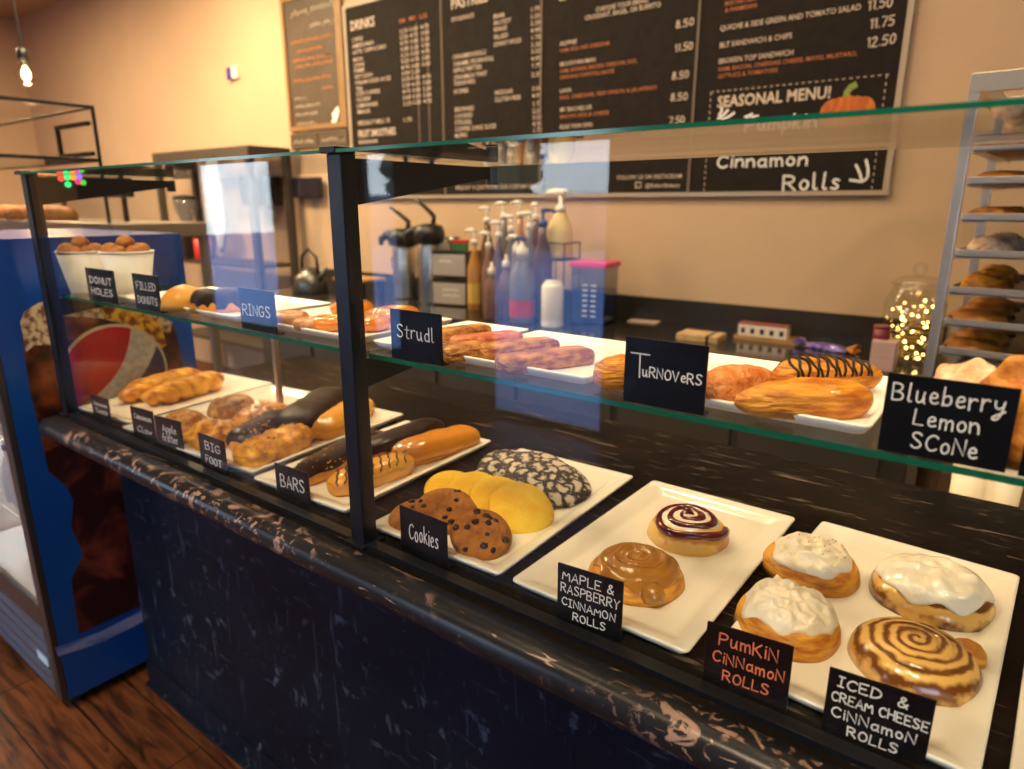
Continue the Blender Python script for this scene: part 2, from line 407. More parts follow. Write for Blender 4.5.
# ------------------------------------------------------------------ the room
YB, YF, XL, XR, ZC = 3.66, -2.6, -10.5, 4.2, 3.85
struct(mk('floor', box(B(), XL-.1, XR+.1, YF-.1, YB+.1, -.1, 0), 'floor'))
struct(mk('ceiling', box(B(), XL-.1, XR+.1, YF-.1, YB+.1, ZC, ZC+.1), 'ceiling'))
struct(mk('wall_back', box(B(), XL-.1, XR+.1, YB, YB+.1, 0, ZC), 'wall'))
struct(mk('wall_left', box(B(), XL-.1, XL, YF, YB, 0, ZC), 'wall'))
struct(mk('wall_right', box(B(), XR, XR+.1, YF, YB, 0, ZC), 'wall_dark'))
OPEN = [(-7.45, -6.0, .35, 2.75), (-4.72, -4.25, .35, 2.3), (-3.32, -2.22, 0, 2.6), (1.5, 3.3, .8, 2.5)]  # rightmost opening is unseen, added only to let daylight onto the counter
w = B(); x = XL-.1
for a, b_, z0, z1 in OPEN:
    box(w, x, a, YF-.1, YF, 0, ZC)
    box(w, a, b_, YF-.1, YF, z1, ZC)
    if z0: box(w, a, b_, YF-.1, YF, 0, z0)
    x = b_
box(w, x, XR+.1, YF-.1, YF, 0, ZC)
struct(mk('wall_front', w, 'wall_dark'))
for i, (a, b_, z0, z1) in enumerate(OPEN):
    nm = 'door_1' if z0 == 0 else 'window_%d' % (i+1)
    fr = B(); t = .05
    for q in ((a, a+t, z0, z1), (b_-t, b_, z0, z1), (a+t, b_-t, z1-t, z1), (a+t, b_-t, z0, z0+t)):
        box(fr, q[0], q[1], YF-.08, YF-.02, q[2], q[3])
    o = struct(mk(nm, fr, 'black_metal'))
    mk('glass_pane', box(B(), a+t, b_-t, YF-.055, YF-.045, z0+t, z1-t), 'clear', o)
    if z0 == 0: mk('door_handle', tube(B(), [(a+.12, YF-.02, .9), (a+.12, YF+.03, .92), (a+.12, YF+.03, 1.3), (a+.12, YF-.02, 1.32)], .012), 'steel', o)
# outside, seen only mirrored in the glass of the case
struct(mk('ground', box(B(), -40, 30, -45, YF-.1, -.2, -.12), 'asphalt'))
tag(mk('building', box(box(B(), -30, -9, -30, -22, -.12, 1.9), -30.2, -8.8, -30.2, -21.8, 1.9, 2.1), 'facade'), 'low grey building across the street', 'building')
def tree(x, y, h, r, label):
    t = thing('street_tree', label, 'tree', (x, y, -.12), group='trees across the street')
    mk('trunk', tube(B(), [(0, 0, 0), (.1, 0, h*.3), (0, .1, h*.6)], [.16, .13, .08]), 'bark', t, True)
    bm = B(); bmesh.ops.create_icosphere(bm, subdivisions=4, radius=1)
    for v in bm.verts:
        n_ = 1+.45*nz(v.co.x+x, v.co.y, v.co.z, 2.2)+.25*nz(v.co.x, v.co.y+x, v.co.z, 6)
        v.co = Vector((v.co.x*r*n_, v.co.y*r*n_, h*.68+v.co.z*h*.34*n_))
    mk('crown', bm, 'foliage', t)
tree(-14.2, -17, 4.2, 1.1, 'round leafy tree across the street mirrored at the door')
tree(-7.5, -18, 4.2, 1.7, 'shorter leafy tree across the street')
tree(-19, -19, 5.0, 2.0, 'taller leafy tree by the grey building')

# ------------------------------------------------------------------ the counter
CT = 1.04
XE = 1.2
t = thing('display_counter', 'long black painted display counter with worn chipped rounded edge', 'counter', (-.55, 1.2, 0))
def L(p): return (p[0]+.55, p[1]-1.2)
def W(bm):
    bmesh.ops.translate(bm, verts=bm.verts, vec=(.55, -1.2, 0)); return bm
top = [(-2.2, .70), (XE, .70), (XE, 1.64), (-2.318, 1.64), (-2.318, 1.235), (-2.305, 1.2)]
mk('countertop', W(prism(B(), top, CT-.05, CT)), 'counter_top', t)
# rounded front edge
nose = B(); prof = []
for k in range(13):
    a = pi/2+pi*k/12
    prof.append((.672+.025*cos(a), CT-.0265+.0275*sin(a)))
prof = [(.70, CT+.001)]+prof+[(.70, CT-.054)]
n = 60; rows = []
for i in range(n+1):
    x = -2.2+(XE+2.2)*i/n
    rows.append([nose.verts.new((x, y, z)) for y, z in prof])
for a, b_ in zip(rows, rows[1:]):
    for k in range(len(prof)): nose.faces.new((a[k], a[(k+1) % len(prof)], b_[(k+1) % len(prof)], b_[k]))
nose.faces.new(rows[0][::-1]); nose.faces.new(rows[-1])
mk('rounded_edge', W(nose), 'counter_nose', t, True)
mk('front_panel', W(box(B(), -2.235, XE, .853, .873, .0, CT-.05)), 'counter_panel', t)
mk('end_panel', W(box(B(), -2.235, -2.215, .873, 1.62, 0, CT-.05)), 'counter_panel', t)
mk('back_panel', W(box(B(), -2.215, XE, 1.60, 1.62, 0, CT-.05)), 'counter_panel', t)
bb = B()
prism(bb, [(-2.243, .833), (XE, .833), (XE, .853), (-2.243, .853)], 0, .012)
box(bb, -2.243, XE, .845, .8531, .012, .10)
mk('base_moulding', W(bb), 'counter_panel', t)

# ------------------------------------------------------------------ the glass case
GZ = 1.713; YG = .727
t = thing('glass_display_case', 'black framed glass pastry case standing on the black counter', 'display case', (-.9, .9, CT))
def W(bm):
    bmesh.ops.translate(bm, verts=bm.verts, vec=(.9, -.9, -CT)); return bm
def pane(name, x0, x1, y0, y1, z0, z1, edges):
    """glass sheet; green where its edge shows: edges lists the directions of the visible edge faces"""
    bm = box(B(), x0, x1, y0, y1, z0, z1)
    bm.normal_update()
    for f in bm.faces:
        for e in edges:
            if f.normal.dot(Vector(e)) > .9: f.material_index = 1
    return mk(name, W(bm), ['glass', 'glass_edge'], t)
posts = [-2.185, -.89, .405]
for x in posts:
    p = mk('corner_post' if x != -.89 else 'middle_post', W(box(B(), x-.017, x+.017, .716, .747, CT+.006, GZ+.004, .002)), 'black_metal', t)
    mk('foot_plate', W(box(B(), x-.025, x+.025, .706, .760, CT, CT+.006, .001)), 'black_metal', p)
    mk('post_cap', W(box(B(), x-.019, x+.019, .704, .749, GZ+.004, GZ+.014, .002)), 'black_metal', p)
    arm = B()
    a = [(.747, GZ-.075), (1.10, GZ-.022), (1.125, GZ-.022), (1.125, GZ-.001), (.747, GZ-.001)]
    q0 = [arm.verts.new((x-.004, y, z)) for y, z in a]; q1 = [arm.verts.new((x+.004, y, z)) for y, z in a]
    arm.faces.new(q0); arm.faces.new(q1[::-1])
    for k in range(5): arm.faces.new((q0[k], q0[(k+1) % 5], q1[(k+1) % 5], q1[k]))
    ao = mk('roof_arm', W(arm), 'black_metal', t)
    mk('clamp', W(lathe(B(), [(.013, GZ-.034), (.013, GZ-.0005)], 16, cx=x, cy=1.115)), 'black_plastic', ao)
    sb = B(); a = [(.747, 1.33), (1.08, 1.372), (1.08, 1.3815), (.747, 1.3815)]
    q0 = [sb.verts.new((x-.005, y, z)) for y, z in a]; q1 = [sb.verts.new((x+.005, y, z)) for y, z in a]
    sb.faces.new(q0); sb.faces.new(q1[::-1])
    for k in range(4): sb.faces.new((q0[k], q0[(k+1) % 4], q1[(k+1) % 4], q1[k]))
    mk('shelf_bracket', W(sb), 'black_metal', t)
rl = B()
for x0, x1 in zip(posts, posts[1:]): box(rl, x0+.025, x1-.025, .716, .738, CT, CT+.008)
mk('bottom_rail', W(rl), 'black_metal', t)
for x0, x1 in zip(posts, posts[1:]):
    pane('front_pane', x0+.017, x1-.017, .720, .727, CT+.008, GZ, [])
pane('roof_pane', -2.21, -.892, .706, 1.15, GZ+.0045, GZ+.0098, [(0, -1, 0), (-1, 0, 0)])
pane('roof_pane', -.888, .43, .706, 1.15, GZ+.0045, GZ+.0098, [(0, -1, 0), (1, 0, 0)])
pane('shelf_pane', -2.19, -.895, .762, 1.12, 1.382, 1.390, [(0, -1, 0), (-1, 0, 0)])
pane('shelf_pane', -.885, .40, .762, 1.12, 1.382, 1.390, [(0, -1, 0), (1, 0, 0)])
ep = B(); prism(ep, [(-2.195, .762), (-2.189, .762), (-2.275, 1.15), (-2.281, 1.15)], CT, GZ+.004)
mk('end_pane', W(ep), 'glass', t)
mk('rear_post', W(box(B(), -1.705, -1.69, 1.105, 1.12, CT, 1.382)), 'alum', t)
mk('rear_post', W(box(B(), .30, .315, 1.105, 1.12, CT, 1.382)), 'alum', t)

# ------------------------------------------------------------------ plates
SHEAR = []
def plate(fl, fr, bl, br, label):
    c = [Vector((*q, 0)) for q in (fl, fr, br, bl)]
    cen = sum(c, Vector())/4
    rz = atan2((c[1]-c[0]).y+(c[2]-c[3]).y, (c[1]-c[0]).x+(c[2]-c[3]).x)
    dx = ((c[3]+c[2])-(c[0]+c[1]))/2; rz2 = atan2(dx.y, dx.x)-pi/2
    r = rz*.5+rz2*.5 if abs(rz2-rz) > .02 else rz
    w_ = ((c[1]-c[0]).length+(c[2]-c[3]).length)/2; d_ = dx.length
    bm = B(); rings = []
    for ins, z in ((.014, 0), (.010, .003), (0, .015), (.0005, .018), (.004, .0182), (.026, .0125), (.032, .0068), (.045, .0058)):
        hw, hd = w_/2-ins, d_/2-ins; rad_ = .008 if ins < .03 else .012; ring = []
        for sx, sy, a0 in ((1, 1, 0), (-1, 1, pi/2), (-1, -1, pi), (1, -1, 1.5*pi)):
            for k in range(5):
                a = a0+pi/2*k/4
                ring.append(bm.verts.new((sx*(hw-rad_)+rad_*cos(a), sy*(hd-rad_)+rad_*sin(a), z)))
        rings.append(ring)
    n = len(rings[0])
    for a, b_ in zip(rings, rings[1:]):
        for k in range(n): bm.faces.new((a[k], a[(k+1) % n], b_[(k+1) % n], b_[k]))
    bm.faces.new(rings[0][::-1]); bm.faces.new(rings[-1])
    return tag(mk('platter', bm, 'plate', None, True, (cen.x, cen.y, CT), (0, 0, r)), label, 'plate', 'white platters on the counter')
# positions of the eight platters, front corners then back corners
plate((-2.165, .765), (-1.890, .765), (-2.255, 1.245), (-1.985, 1.255), 'white platter with the two braided twists at the far left end')
plate((-1.868, .765), (-1.605, .765), (-1.975, 1.258), (-1.745, 1.268), 'white platter of round claws and craggy fritters')
plate((-1.590, .765), (-1.300, .765), (-1.680, 1.270), (-1.372, 1.277), 'white platter with the nut topped and chocolate bars, left of the middle post')
plate((-1.275, .765), (-.985, .765), (-1.325, 1.256), (-1.022, 1.258), 'white platter of long glazed bars behind the middle post')
plate((-.905, .765), (-.602, .765), (-.930, 1.266), (-.620, 1.272), 'white platter of cookies')
plate((-.582, .768), (-.295, .765), (-.572, 1.268), (-.258, 1.285), 'white platter with maple and raspberry rolls')
plate((-.27, .765), (.030, .765), (-.218, 1.281), (.094, 1.285), 'white platter with four iced rolls')
plate((.061, .775), (.36, .775), (.107, 1.285), (.41, 1.285), 'empty white platter cut by the right edge of the photo')
PZ = CT+.006
def MP(name, col, rough=.5, col2=None, scale=8, **k):
    f = lambda c: (c[0], c[1]**1.10, c[2]**1.35)
    return M(name, f(col), rough, f(col2) if col2 else None, scale, **k)
# ------------------------------------------------------------------ pastry materials
MP('twist_dough', (.48, .17, .018), .35, (.84, .44, .06), 30, lo=.36, hi=.58, bump=.3, bscale=60, coat=.25)
MP('claw_dough', (.30, .12, .03), .45, (.66, .38, .16), 55, lo=.38, hi=.66, bump=.8, bscale=80, coat=.2)
MP('fritter_dough', (.40, .12, .008), .35, (.88, .45, .04), 40, lo=.36, hi=.58, bump=.8, bscale=70, coat=.35)
MP('fried_dough', (.62, .27, .05), .4, (.75, .38, .09), 14, bump=.15, bscale=70)
MP('dark_dough', (.33, .13, .035), .5, (.5, .22, .06), 20, bump=.3, bscale=80)
MP('golden_glaze', (.52, .18, .008), .16, (.92, .50, .04), 45, lo=.35, hi=.65, bump=.4, bscale=60, coat=.5)
M('chocolate', (.012, .005, .003), .28, (.020, .009, .006), 20, bump=.1, bscale=60, spec=.35)
M('chocolate_matte', (.016, .007, .005), .45, (.03, .014, .009), 20, bump=.2, bscale=40, spec=.25)
M('cream', (.85, .78, .66), .4)
MP('maple', (.58, .235, .040), .2, (.66, .29, .055), 10, bump=.08, bscale=40, coat=.35)
MP('maple_light', (.70, .34, .075), .22, (.76, .40, .10), 10, bump=.1, bscale=50, coat=.3)
M('maple_icing', (.33, .13, .014), .14, (.40, .17, .022), 16, bump=.3, bscale=28, coat=.5)
MP('nut', (.66, .42, .16), .5, (.40, .2, .05), 60)
MP('cookie_brown', (.27, .105, .020), .7, (.40, .17, .035), 40, bump=.7, bscale=110)
M('chip', (.020, .008, .006), .3)
MP('cookie_yellow', (.93, .54, .022), .7, (.98, .68, .07), 26, bump=.5, bscale=140)
M('crinkle', (.020, .010, .007), .75, (.60, .49, .35), 36, lo=.09, hi=.24, vor=.035, bump=.9, bscale=60)
M('raspberry', (.07, .003, .007), .1, (.12, .005, .012), 30, coat=.6, bump=.2, bscale=40)
M('white_icing', (.80, .70, .52), .32, (.88, .80, .66), 30, bump=.9, bscale=45, coat=.15)
M('cream_icing', (.82, .74, .57), .25, (.90, .84, .71), 24, bump=.7, bscale=36, coat=.3)
MP('spice', (.36, .14, .03), .8)
MP('roll_dough', (.58, .27, .065), .5, (.74, .42, .13), 12, bump=.25, bscale=80)
MP('roll_side', (.44, .16, .03), .5, (.80, .42, .09), 26, stretch=(1, 1, 4), lo=.36, hi=.6, bump=.4, bscale=70)
spiral_mat('glazed_swirl', (.78, .46, .12), (.17, .055, .010), .016, .2, .34, .6, 1.3)
spiral_mat('raspberry_base', (.84, .52, .13), (.55, .24, .05), .022, .3, .2)
MP('pastry_flaky', (.42, .135, .014), .42, (.74, .33, .045), 30, stretch=(1, 1, 5), bump=.9, bscale=50, coat=.15)
MP('pastry_sugar', (.58, .17, .035), .55, (.76, .33, .17), 45, bump=1, bscale=120)
MP('strudel_crust', (.26, .075, .014), .5, (.60, .30, .10), 42, stretch=(1, 1, 2.5), lo=.38, hi=.66, bump=1, bscale=90)
MP('strudel_red', (.40, .075, .05), .5, (.6, .22, .13), 38, bump=.6, bscale=90)
MP('scone_sugar', (.62, .38, .28), .7, (.86, .66, .54), 34, bump=.9, bscale=70)
MP('scone_orange', (.40, .13, .02), .5, (.68, .30, .05), 30, lo=.42, hi=.6, bump=.8, bscale=60)
MP('ring_glaze', (.52, .17, .022), .18, (.66, .27, .05), 14, bump=.08, coat=.6)
MP('ring_pink', (.34, .15, .08), .35, (.55, .32, .22), 40, bump=.4, bscale=70, coat=.3)
MP('hole_dough', (.26, .10, .035), .6, (.42, .18, .06), 40, bump=.5, bscale=120)

def rot_of(a, b): return atan2(b.y-a.y, b.x-a.x)

# ------------------------------------------------------------------ builders, long pastries
def bar(name, label, cat, p0, p1, wpx, hz, mat, fn=None, pe=5, pc=2.6, flat=.55, grp=None, ratio=.7, z=PZ, extra=None):
    """long pastry lying from photo pixel p0 to p1 on the plate"""
    a = P(*p0, z+hz); b = P(*p1, z+hz); c = (a+b)/2; Ln = (b-a).length
    Wd = wpx*mpp(c)
    o = thing(name, label, cat, (c.x, c.y, z), rot_of(a, b), grp)
    H = hz*2/(.5+flat*.5)
    mk('dough', loaf(B(), Ln, Wd, H, fn=fn, pe=pe, pc=pc, flat=flat), mat, o, True)
    return o, Ln, Wd, H
def topping(o, L_, W_, H, mat, name='glaze', cover=.30, lift=.004, seed=0, pe=5, flat=.55, pc=2.6, ends=.97, fn=None):
    """icing over the upper side of a loaf: a skin a little above the dough, with a wavy lower hem"""
    bm = B(); n1, n2 = 34, 18; up = []; 
    for i in range(n1+1):
        t = -cos(pi*i/n1)*ends; s = max(0, 1-abs(t)**pe)**.5; row = []
        for k in range(n2+1):
            v = k/n2*2-1
            hem = cover+.18*nz(t*3+seed, v > 0, seed*3.1, 1.6)
            a = pi/2-v*(pi/2+hem*.0+.0)*(1-.0)-v*hem*.55*0
            a = pi/2-v*(pi/2*(.72+.5*cover+.22*nz(t*2.2+seed, (v > 0)*5, seed*1.7, 1.5)))
            ca, sa = cos(a), sin(a); q = (abs(ca)**pc+abs(sa)**pc)**(-1/pc)
            g = fn(t, a) if fn else 1
            y = (W_/2*s*g)*ca*q; z = (H/2*s*g)*sa*q
            nn = Vector((0, y/(W_*W_), z/(H*H))); nn = nn.normalized() if nn.length else Vector((0, 0, 1))
            row.append((L_/2*t, y, z, nn))
        up.append(row)
    lay = []
    for off in (lift, -.003):
        lay.append([[bm.verts.new((x, y+nn.y*off, max(z, -H/2*flat+.001)+nn.z*off+H/2*flat)) for x, y, z, nn in r] for r in up])
    for i in range(n1):
        for k in range(n2):
            bm.faces.new((lay[0][i][k], lay[0][i+1][k], lay[0][i+1][k+1], lay[0][i][k+1]))
            bm.faces.new((lay[1][i][k], lay[1][i][k+1], lay[1][i+1][k+1], lay[1][i+1][k]))
        for k in (0, n2): bm.faces.new((lay[0][i][k], lay[1][i][k], lay[1][i+1][k], lay[0][i+1][k]))
    for i in (0, n1):
        for k in range(n2): bm.faces.new((lay[0][i][k], lay[0][i][k+1], lay[1][i][k+1], lay[1][i][k]))
    return mk(name, bm, mat, o, True)
def surf(L_, W_, H, t, v, pe=5, flat=.55, pc=2.6, off=.0):
    """point on the upper side of a loaf: t along, v across (-1..1)"""
    s = max(0, 1-abs(t)**pe)**.5; a = pi/2-v*pi/2; ca, sa = cos(a), sin(a)
    q = (abs(ca)**pc+abs(sa)**pc)**(-1/pc)
    return Vector((L_/2*t, (W_/2*s+off)*ca*q, (H/2*s+off)*sa*q+H/2*flat))
def nuts(o, L_, W_, H, n, mat, name, off=.004, size=.004, pe=5, flat=.55):
    bm = B()
    for i in range(n):
        p = surf(L_, W_, H, random.uniform(-.85, .85), random.uniform(-.75, .75), pe, flat, off=off)
        m = Matrix.Translation(p) @ Matrix.Rotation(random.uniform(0, 6), 4, Vector((random.random(), random.random(), random.random())).normalized()) @ Matrix.Diagonal((random.uniform(.7, 1.7)*size, size*.8, size*.5, 1))
        bmesh.ops.create_icosphere(bm, subdivisions=1, radius=1, matrix=m)
    r = mk(name, bm, mat, o); r['kind'] = 'stuff'; return r
def drizzle(o, L_, W_, H, n, mat, pe=5, flat=.55, wid=.0018, slant=.1, name='drizzle', off=.0055):
    bm = B()
    for i in range(n):
        t0 = -.8+1.6*i/(n-1)
        pts = [surf(L_, W_, H, max(-.93, min(.93, t0+slant*(v/10)+.02*sin(i*3+v))), v/10*.62, pe, flat, off=off) for v in range(-10, 11)]
        tube(bm, pts, wid, 6)
    return mk(name, bm, mat, o, True)

# ---- plate of twists
def twist_fn(turns):
    return lambda t, a: .80+.30*abs(cos(a-t*turns))+.03*nz(t*4, cos(a), sin(a), 2)
for p0, p1, wp, lab in (((144, 402), (223, 380), 30, 'front of the two golden braided twists, nearer the fritters'),
                        ((120, 400), (200, 375), 28, 'rear of the two golden braided twists, nearest the left end')):
    a = P(*p0, PZ+.02); b = P(*p1, PZ+.02); c = (a+b)/2; Ln = (b-a).length; r_ = wp*mpp(c)
    o = thing('braided_twist', lab, 'pastry', (c.x, c.y, PZ), rot_of(a, b), 'braided twists')
    for s in (0, 1):
        pts = []; rr = []
        for i in range(49):
            u = i/48; an = u*pi*5+s*pi; e = min(1, 6*u, 6*(1-u))
            pts.append((Ln*(u-.5)*.94, r_*.24*cos(an)*e, r_*.30+r_*.13*sin(an)*e)); rr.append(r_*.29*(.55+.45*min(1, 5*u, 5*(1-u))))
        bm = tube(B(), pts, rr, 14)
        for v in bm.verts: v.co *= 1+.02*nz(v.co.x, v.co.y, v.co.z, 60); v.co.z = max(v.co.z, 0)
        mk('strand', bm, 'twist_dough', o, True)

# ---- round craggy pastries
def blob(name, label, cat, px, py, wpx, hz, mat, z=PZ, amp=.12, fr=14, sx=1, rz=0, grp=None, top=.45, seed=0):
    c = P(px, py, z+hz); R = wpx*mpp(c)/2
    Rf = lambda a: R*(1+amp*.8*nz(cos(a)*1.3+seed, sin(a)*1.3, 0, 1.2))
    zf = lambda u, a: hz*2*((1-u**3.2)**top*.80+.2*(1-u))*(1+amp*1.3*nz(cos(a)*u*R+seed, sin(a)*u*R, seed, fr/R*.16))+.004*(1-u)
    bm = polar(B(), Rf, zf, 18, 48)
    for v in bm.verts:
        v.co.x *= sx
        if v.co.z > .002:
            d = nz(v.co.x+seed, v.co.y, v.co.z, 70)*.05*amp/.12
            v.co += Vector((v.co.x, v.co.y, 0))*d; v.co.z = max(.002, v.co.z*(1+d))
    o = mk(name, bm, mat, None, True, (c.x, c.y, z), (0, 0, rz))
    return tag(o, label, cat, grp) if label else o
blob('bear_claw', 'round brown crusted claw pastry, front one on its platter', 'pastry', 184, 419, 44, .022, 'claw_dough', amp=.14, seed=1, grp='brown crusted claws')
blob('bear_claw', 'round brown crusted claw pastry at the back of its platter', 'pastry', 233, 404, 50, .024, 'claw_dough', amp=.14, seed=4, grp='brown crusted claws')
blob('apple_fritter', 'craggy golden fritter, front one behind the third small card', 'pastry', 212, 432, 56, .024, 'fritter_dough', amp=.26, seed=2, sx=1.05, grp='apple fritters')
blob('apple_fritter', 'craggy golden fritter behind the nut topped bars', 'pastry', 264, 413, 58, .022, 'fritter_dough', amp=.26, seed=7, grp='apple fritters')

# ---- bars
lumpy = lambda s, am=.08: (lambda t, a: 1+am*nz(t*3+s, cos(a), sin(a)+s, 1.7))
o, l_, w_, h_ = bar('chocolate_nut_bar', 'chocolate iced bar thick with chopped nuts, behind the golden nut bar', 'pastry', (234, 444), (288, 415), 34, .026, 'fried_dough', lumpy(1))
topping(o, l_, w_, h_, 'chocolate', seed=2, fn=lumpy(1)); nuts(o, l_, w_, h_, 70, 'nut', 'chopped_nuts')
o, l_, w_, h_ = bar('golden_nut_bar', 'glossy golden glazed bar sprinkled with nuts, left of the BARS card', 'pastry', (240, 460), (306, 430), 40, .025, 'golden_glaze', lumpy(3, .26))
topping(o, l_, w_, h_, 'golden_glaze', seed=5, fn=lumpy(3, .26)); nuts(o, l_, w_, h_, 60, 'nut', 'chopped_nuts')
o, l_, w_, h_ = bar('chocolate_cream_bar', 'broad dark chocolate topped bar with a cream layer, left of the middle post', 'pastry', (288, 430), (340, 393), 46, .034, 'fried_dough', lumpy(4, .04))
topping(o, l_, w_, h_, 'chocolate_matte', seed=8, cover=.45, lift=.005, fn=lumpy(4, .04))
cr = B(); hem = [surf(l_, w_, h_, t/20*.9, -.93, off=.003) for t in range(-20, 21)]; tube(cr, hem, .0045, 8)
mk('cream_layer', cr, 'cream', o, True)
o, l_, w_, h_ = bar('maple_bar', 'plain orange maple bar standing behind the middle post', 'pastry', (318, 432), (366, 402), 34, .026, 'fried_dough', lumpy(6, .05))
topping(o, l_, w_, h_, 'maple_light', seed=12, fn=lumpy(6, .05))
G4 = 'glazed bars on the fourth platter'
o, l_, w_, h_ = bar('sprinkled_chocolate_bar', 'chocolate bar with yellow sprinkles beside the BARS card', 'pastry', (297, 478), (382, 434), 32, .022, 'fried_dough', lumpy(2, .05))
topping(o, l_, w_, h_, 'chocolate', seed=3, fn=lumpy(2, .05)); nuts(o, l_, w_, h_, 60, 'nut', 'sprinkles', size=.003)
o, l_, w_, h_ = bar('chocolate_eclair', 'long smooth dark chocolate eclair at the back of the bars', 'pastry', (362, 453), (440, 423), 30, .022, 'fried_dough', lumpy(9, .05))
topping(o, l_, w_, h_, 'chocolate', seed=6, cover=.4, fn=lumpy(9, .05))
o, l_, w_, h_ = bar('striped_bar', 'short tan bar striped with thin chocolate lines, right of the middle post', 'pastry', (329, 487), (412, 459), 31, .022, 'maple_light', lumpy(7, .05))
topping(o, l_, w_, h_, 'maple_light', seed=9, cover=.2, fn=lumpy(7, .05)); drizzle(o, l_, w_, h_, 9, 'chocolate', slant=.22, wid=.0015)
o, l_, w_, h_ = bar('maple_bar', 'longest orange maple bar at the right side of the bars platter', 'pastry', (394, 456), (476, 432), 36, .026, 'fried_dough', lambda t, a: 1+.05*nz(t*2, cos(a), 3)-.06*math.exp(-((t-.35)/.12)**2))
topping(o, l_, w_, h_, 'maple', seed=14, cover=.7, lift=.003, fn=lambda t, a: 1+.05*nz(t*2, cos(a), 3)-.06*math.exp(-((t-.35)/.12)**2))

# ---- cookies
def cookie(name, label, px, py, wpx, z, mat, tilt=(0, 0), h=.017, amp=.04, grp=None, chips=0, seed=0, dome=.75):
    c = P(px, py, z); R = wpx*mpp(c)/2
    o = mk(name, polar(B(), lambda a: R*(1+amp*nz(cos(a)+seed, sin(a), 0, 1.4)),
        lambda u, a: h*((1-u**4)**.5*(1-dome*.3)+dome*.3*(1-u*u))*(1+amp*2*nz(u*cos(a)*2+seed, u*sin(a)*2, seed, 1.6)), 14, 44, rb=.93), mat, None, True, c, (tilt[0], tilt[1], random.uniform(0, .3)))
    tag(o, label, 'cookie', grp)
    if chips:
        for k in range(chips):
            a = random.uniform(0, 6.28); u = sqrt(random.uniform(.02, .75)); s = random.uniform(.0045, .008)
            bm = B(); bmesh.ops.create_icosphere(bm, subdivisions=1, radius=s)
            for v in bm.verts: v.co.z *= .6; v.co *= random.uniform(.8, 1.2)
            zz = h*((1-u**4)**.5*(1-dome*.3)+dome*.3*(1-u*u))
            mk('chocolate_chip', bm, 'chip', o, True, (R*u*cos(a), R*u*sin(a), zz))
    return o
S1 = .16
cookie('chocolate_chip_cookie', 'chocolate chip cookie lowest in its row, half hidden by the Cookies card', 421, 519, 66, PZ+.006, 'cookie_brown', (.1, .1), grp='chocolate chip cookies', chips=9, seed=1)
cookie('chocolate_chip_cookie', 'middle chocolate chip cookie overlapping two others', 447, 511, 66, PZ+.020, 'cookie_brown', (.16, .28), grp='chocolate chip cookies', chips=12, seed=2)
cookie('chocolate_chip_cookie', 'chocolate chip cookie lying on top, right of the Cookies card', 481, 535, 62, PZ+.024, 'cookie_brown', (.36, .34), grp='chocolate chip cookies', chips=14, seed=3)
for i, (px, py, zz, tl, lab) in enumerate(((453, 492, .008, .28, 'yellow sugar cookie furthest left in the row of four'), (476, 495, .015, .33, 'second yellow sugar cookie from the left of the row'),
        (500, 501, .020, .37, 'third yellow sugar cookie from the left of the row'), (521, 509, .023, .40, 'rightmost yellow sugar cookie, lying on top of the row'))):
    cookie('sugar_cookie', lab, px, py, 58+3*i, PZ+zz, 'cookie_yellow', (.30, tl), .015, .03, 'yellow sugar cookies', seed=i, dome=.35)
for i, (px, py, zz, w_, lab) in enumerate(((513, 472, .004, 74, 'crinkle cookie furthest left, dark cracks in white sugar'), (535, 474, .016, 76, 'crinkle cookie in the middle of the three'), (551, 483, .022, 80, 'crinkle cookie nearest the right rim of the cookie platter'))):
    cookie('crinkle_cookie', lab, px, py, w_, PZ+zz, 'crinkle', (.12, .20), .024, .05, 'crinkle cookies', seed=i+5, dome=1.0)

# ---- cinnamon rolls
def roll(label, px, py, wpx, hz, body, seed, name='cinnamon_roll', rz=0, sx=1.0, grp='cinnamon rolls on the right platters'):
    c = P(px, py, PZ+hz); R = wpx*mpp(c)/2
    o = thing(name, label, 'cinnamon roll', (c.x, c.y, PZ), rz, grp)
    H = hz*2
    Rf = lambda a: R*(1+.04*nz(cos(a)+seed, sin(a), seed, 1.5)+.035*math.exp(-((a-5.6)/.28)**2))
    def zf(u, a):
        ph = (u*R/.0175-a/(2*pi)) % 1
        groove = -.0035*math.exp(-((ph-.5)/.12)**2)*(u < .9)*(u > .08)
        return H*((1-u**4.4)**.5*.86+.14*(1-u**2))+groove*(1-u**6)
    bm = polar(B(), Rf, zf, 30, 80, rb=.90)
    for v in bm.verts: v.co.x *= sx
    mk('bun', bm, body, o, True)
    return o, R, H, zf
def cap(o, R, H, mat, name, cov=.86, lift=.004, seed=0, wave=.012, fr=2.2, off=(0, 0), thick=.0045, swirl=0):
    Rf = lambda a: R*cov*(1+.16*nz(cos(a)*1.5+seed, sin(a)*1.5, seed, 1.5))
    def zf(u, a):
        r = Rf(a)*u/R; x, y = off[0]+Rf(a)*u*cos(a), off[1]+Rf(a)*u*sin(a); q = min(.995, sqrt(x*x+y*y)/R)
        sw = wave*.5*sin(atan2(y, x)*1+q*9+seed)*(.3+.7*u)*.5
        e = (1-u**8)
        return H*((1-q**4.4)**.5*.86+.14*(1-q**2))+swirl*sin(2*pi*(q*R/.02-atan2(y, x)/(2*pi)))*e*(q > .05)+(lift+thick*e)+(wave*.45*nz(x/R*fr+seed, y/R*fr, seed, 1.4)+sw*.35)*e
    bm = polar(B(), Rf, zf, 36, 110, rb=.97, zb=lambda u, a: zf(.97, a)-thick-lift-.003)
    for v in bm.verts: v.co.x += off[0]; v.co.y += off[1]
    return mk(name, bm, mat, o, True)
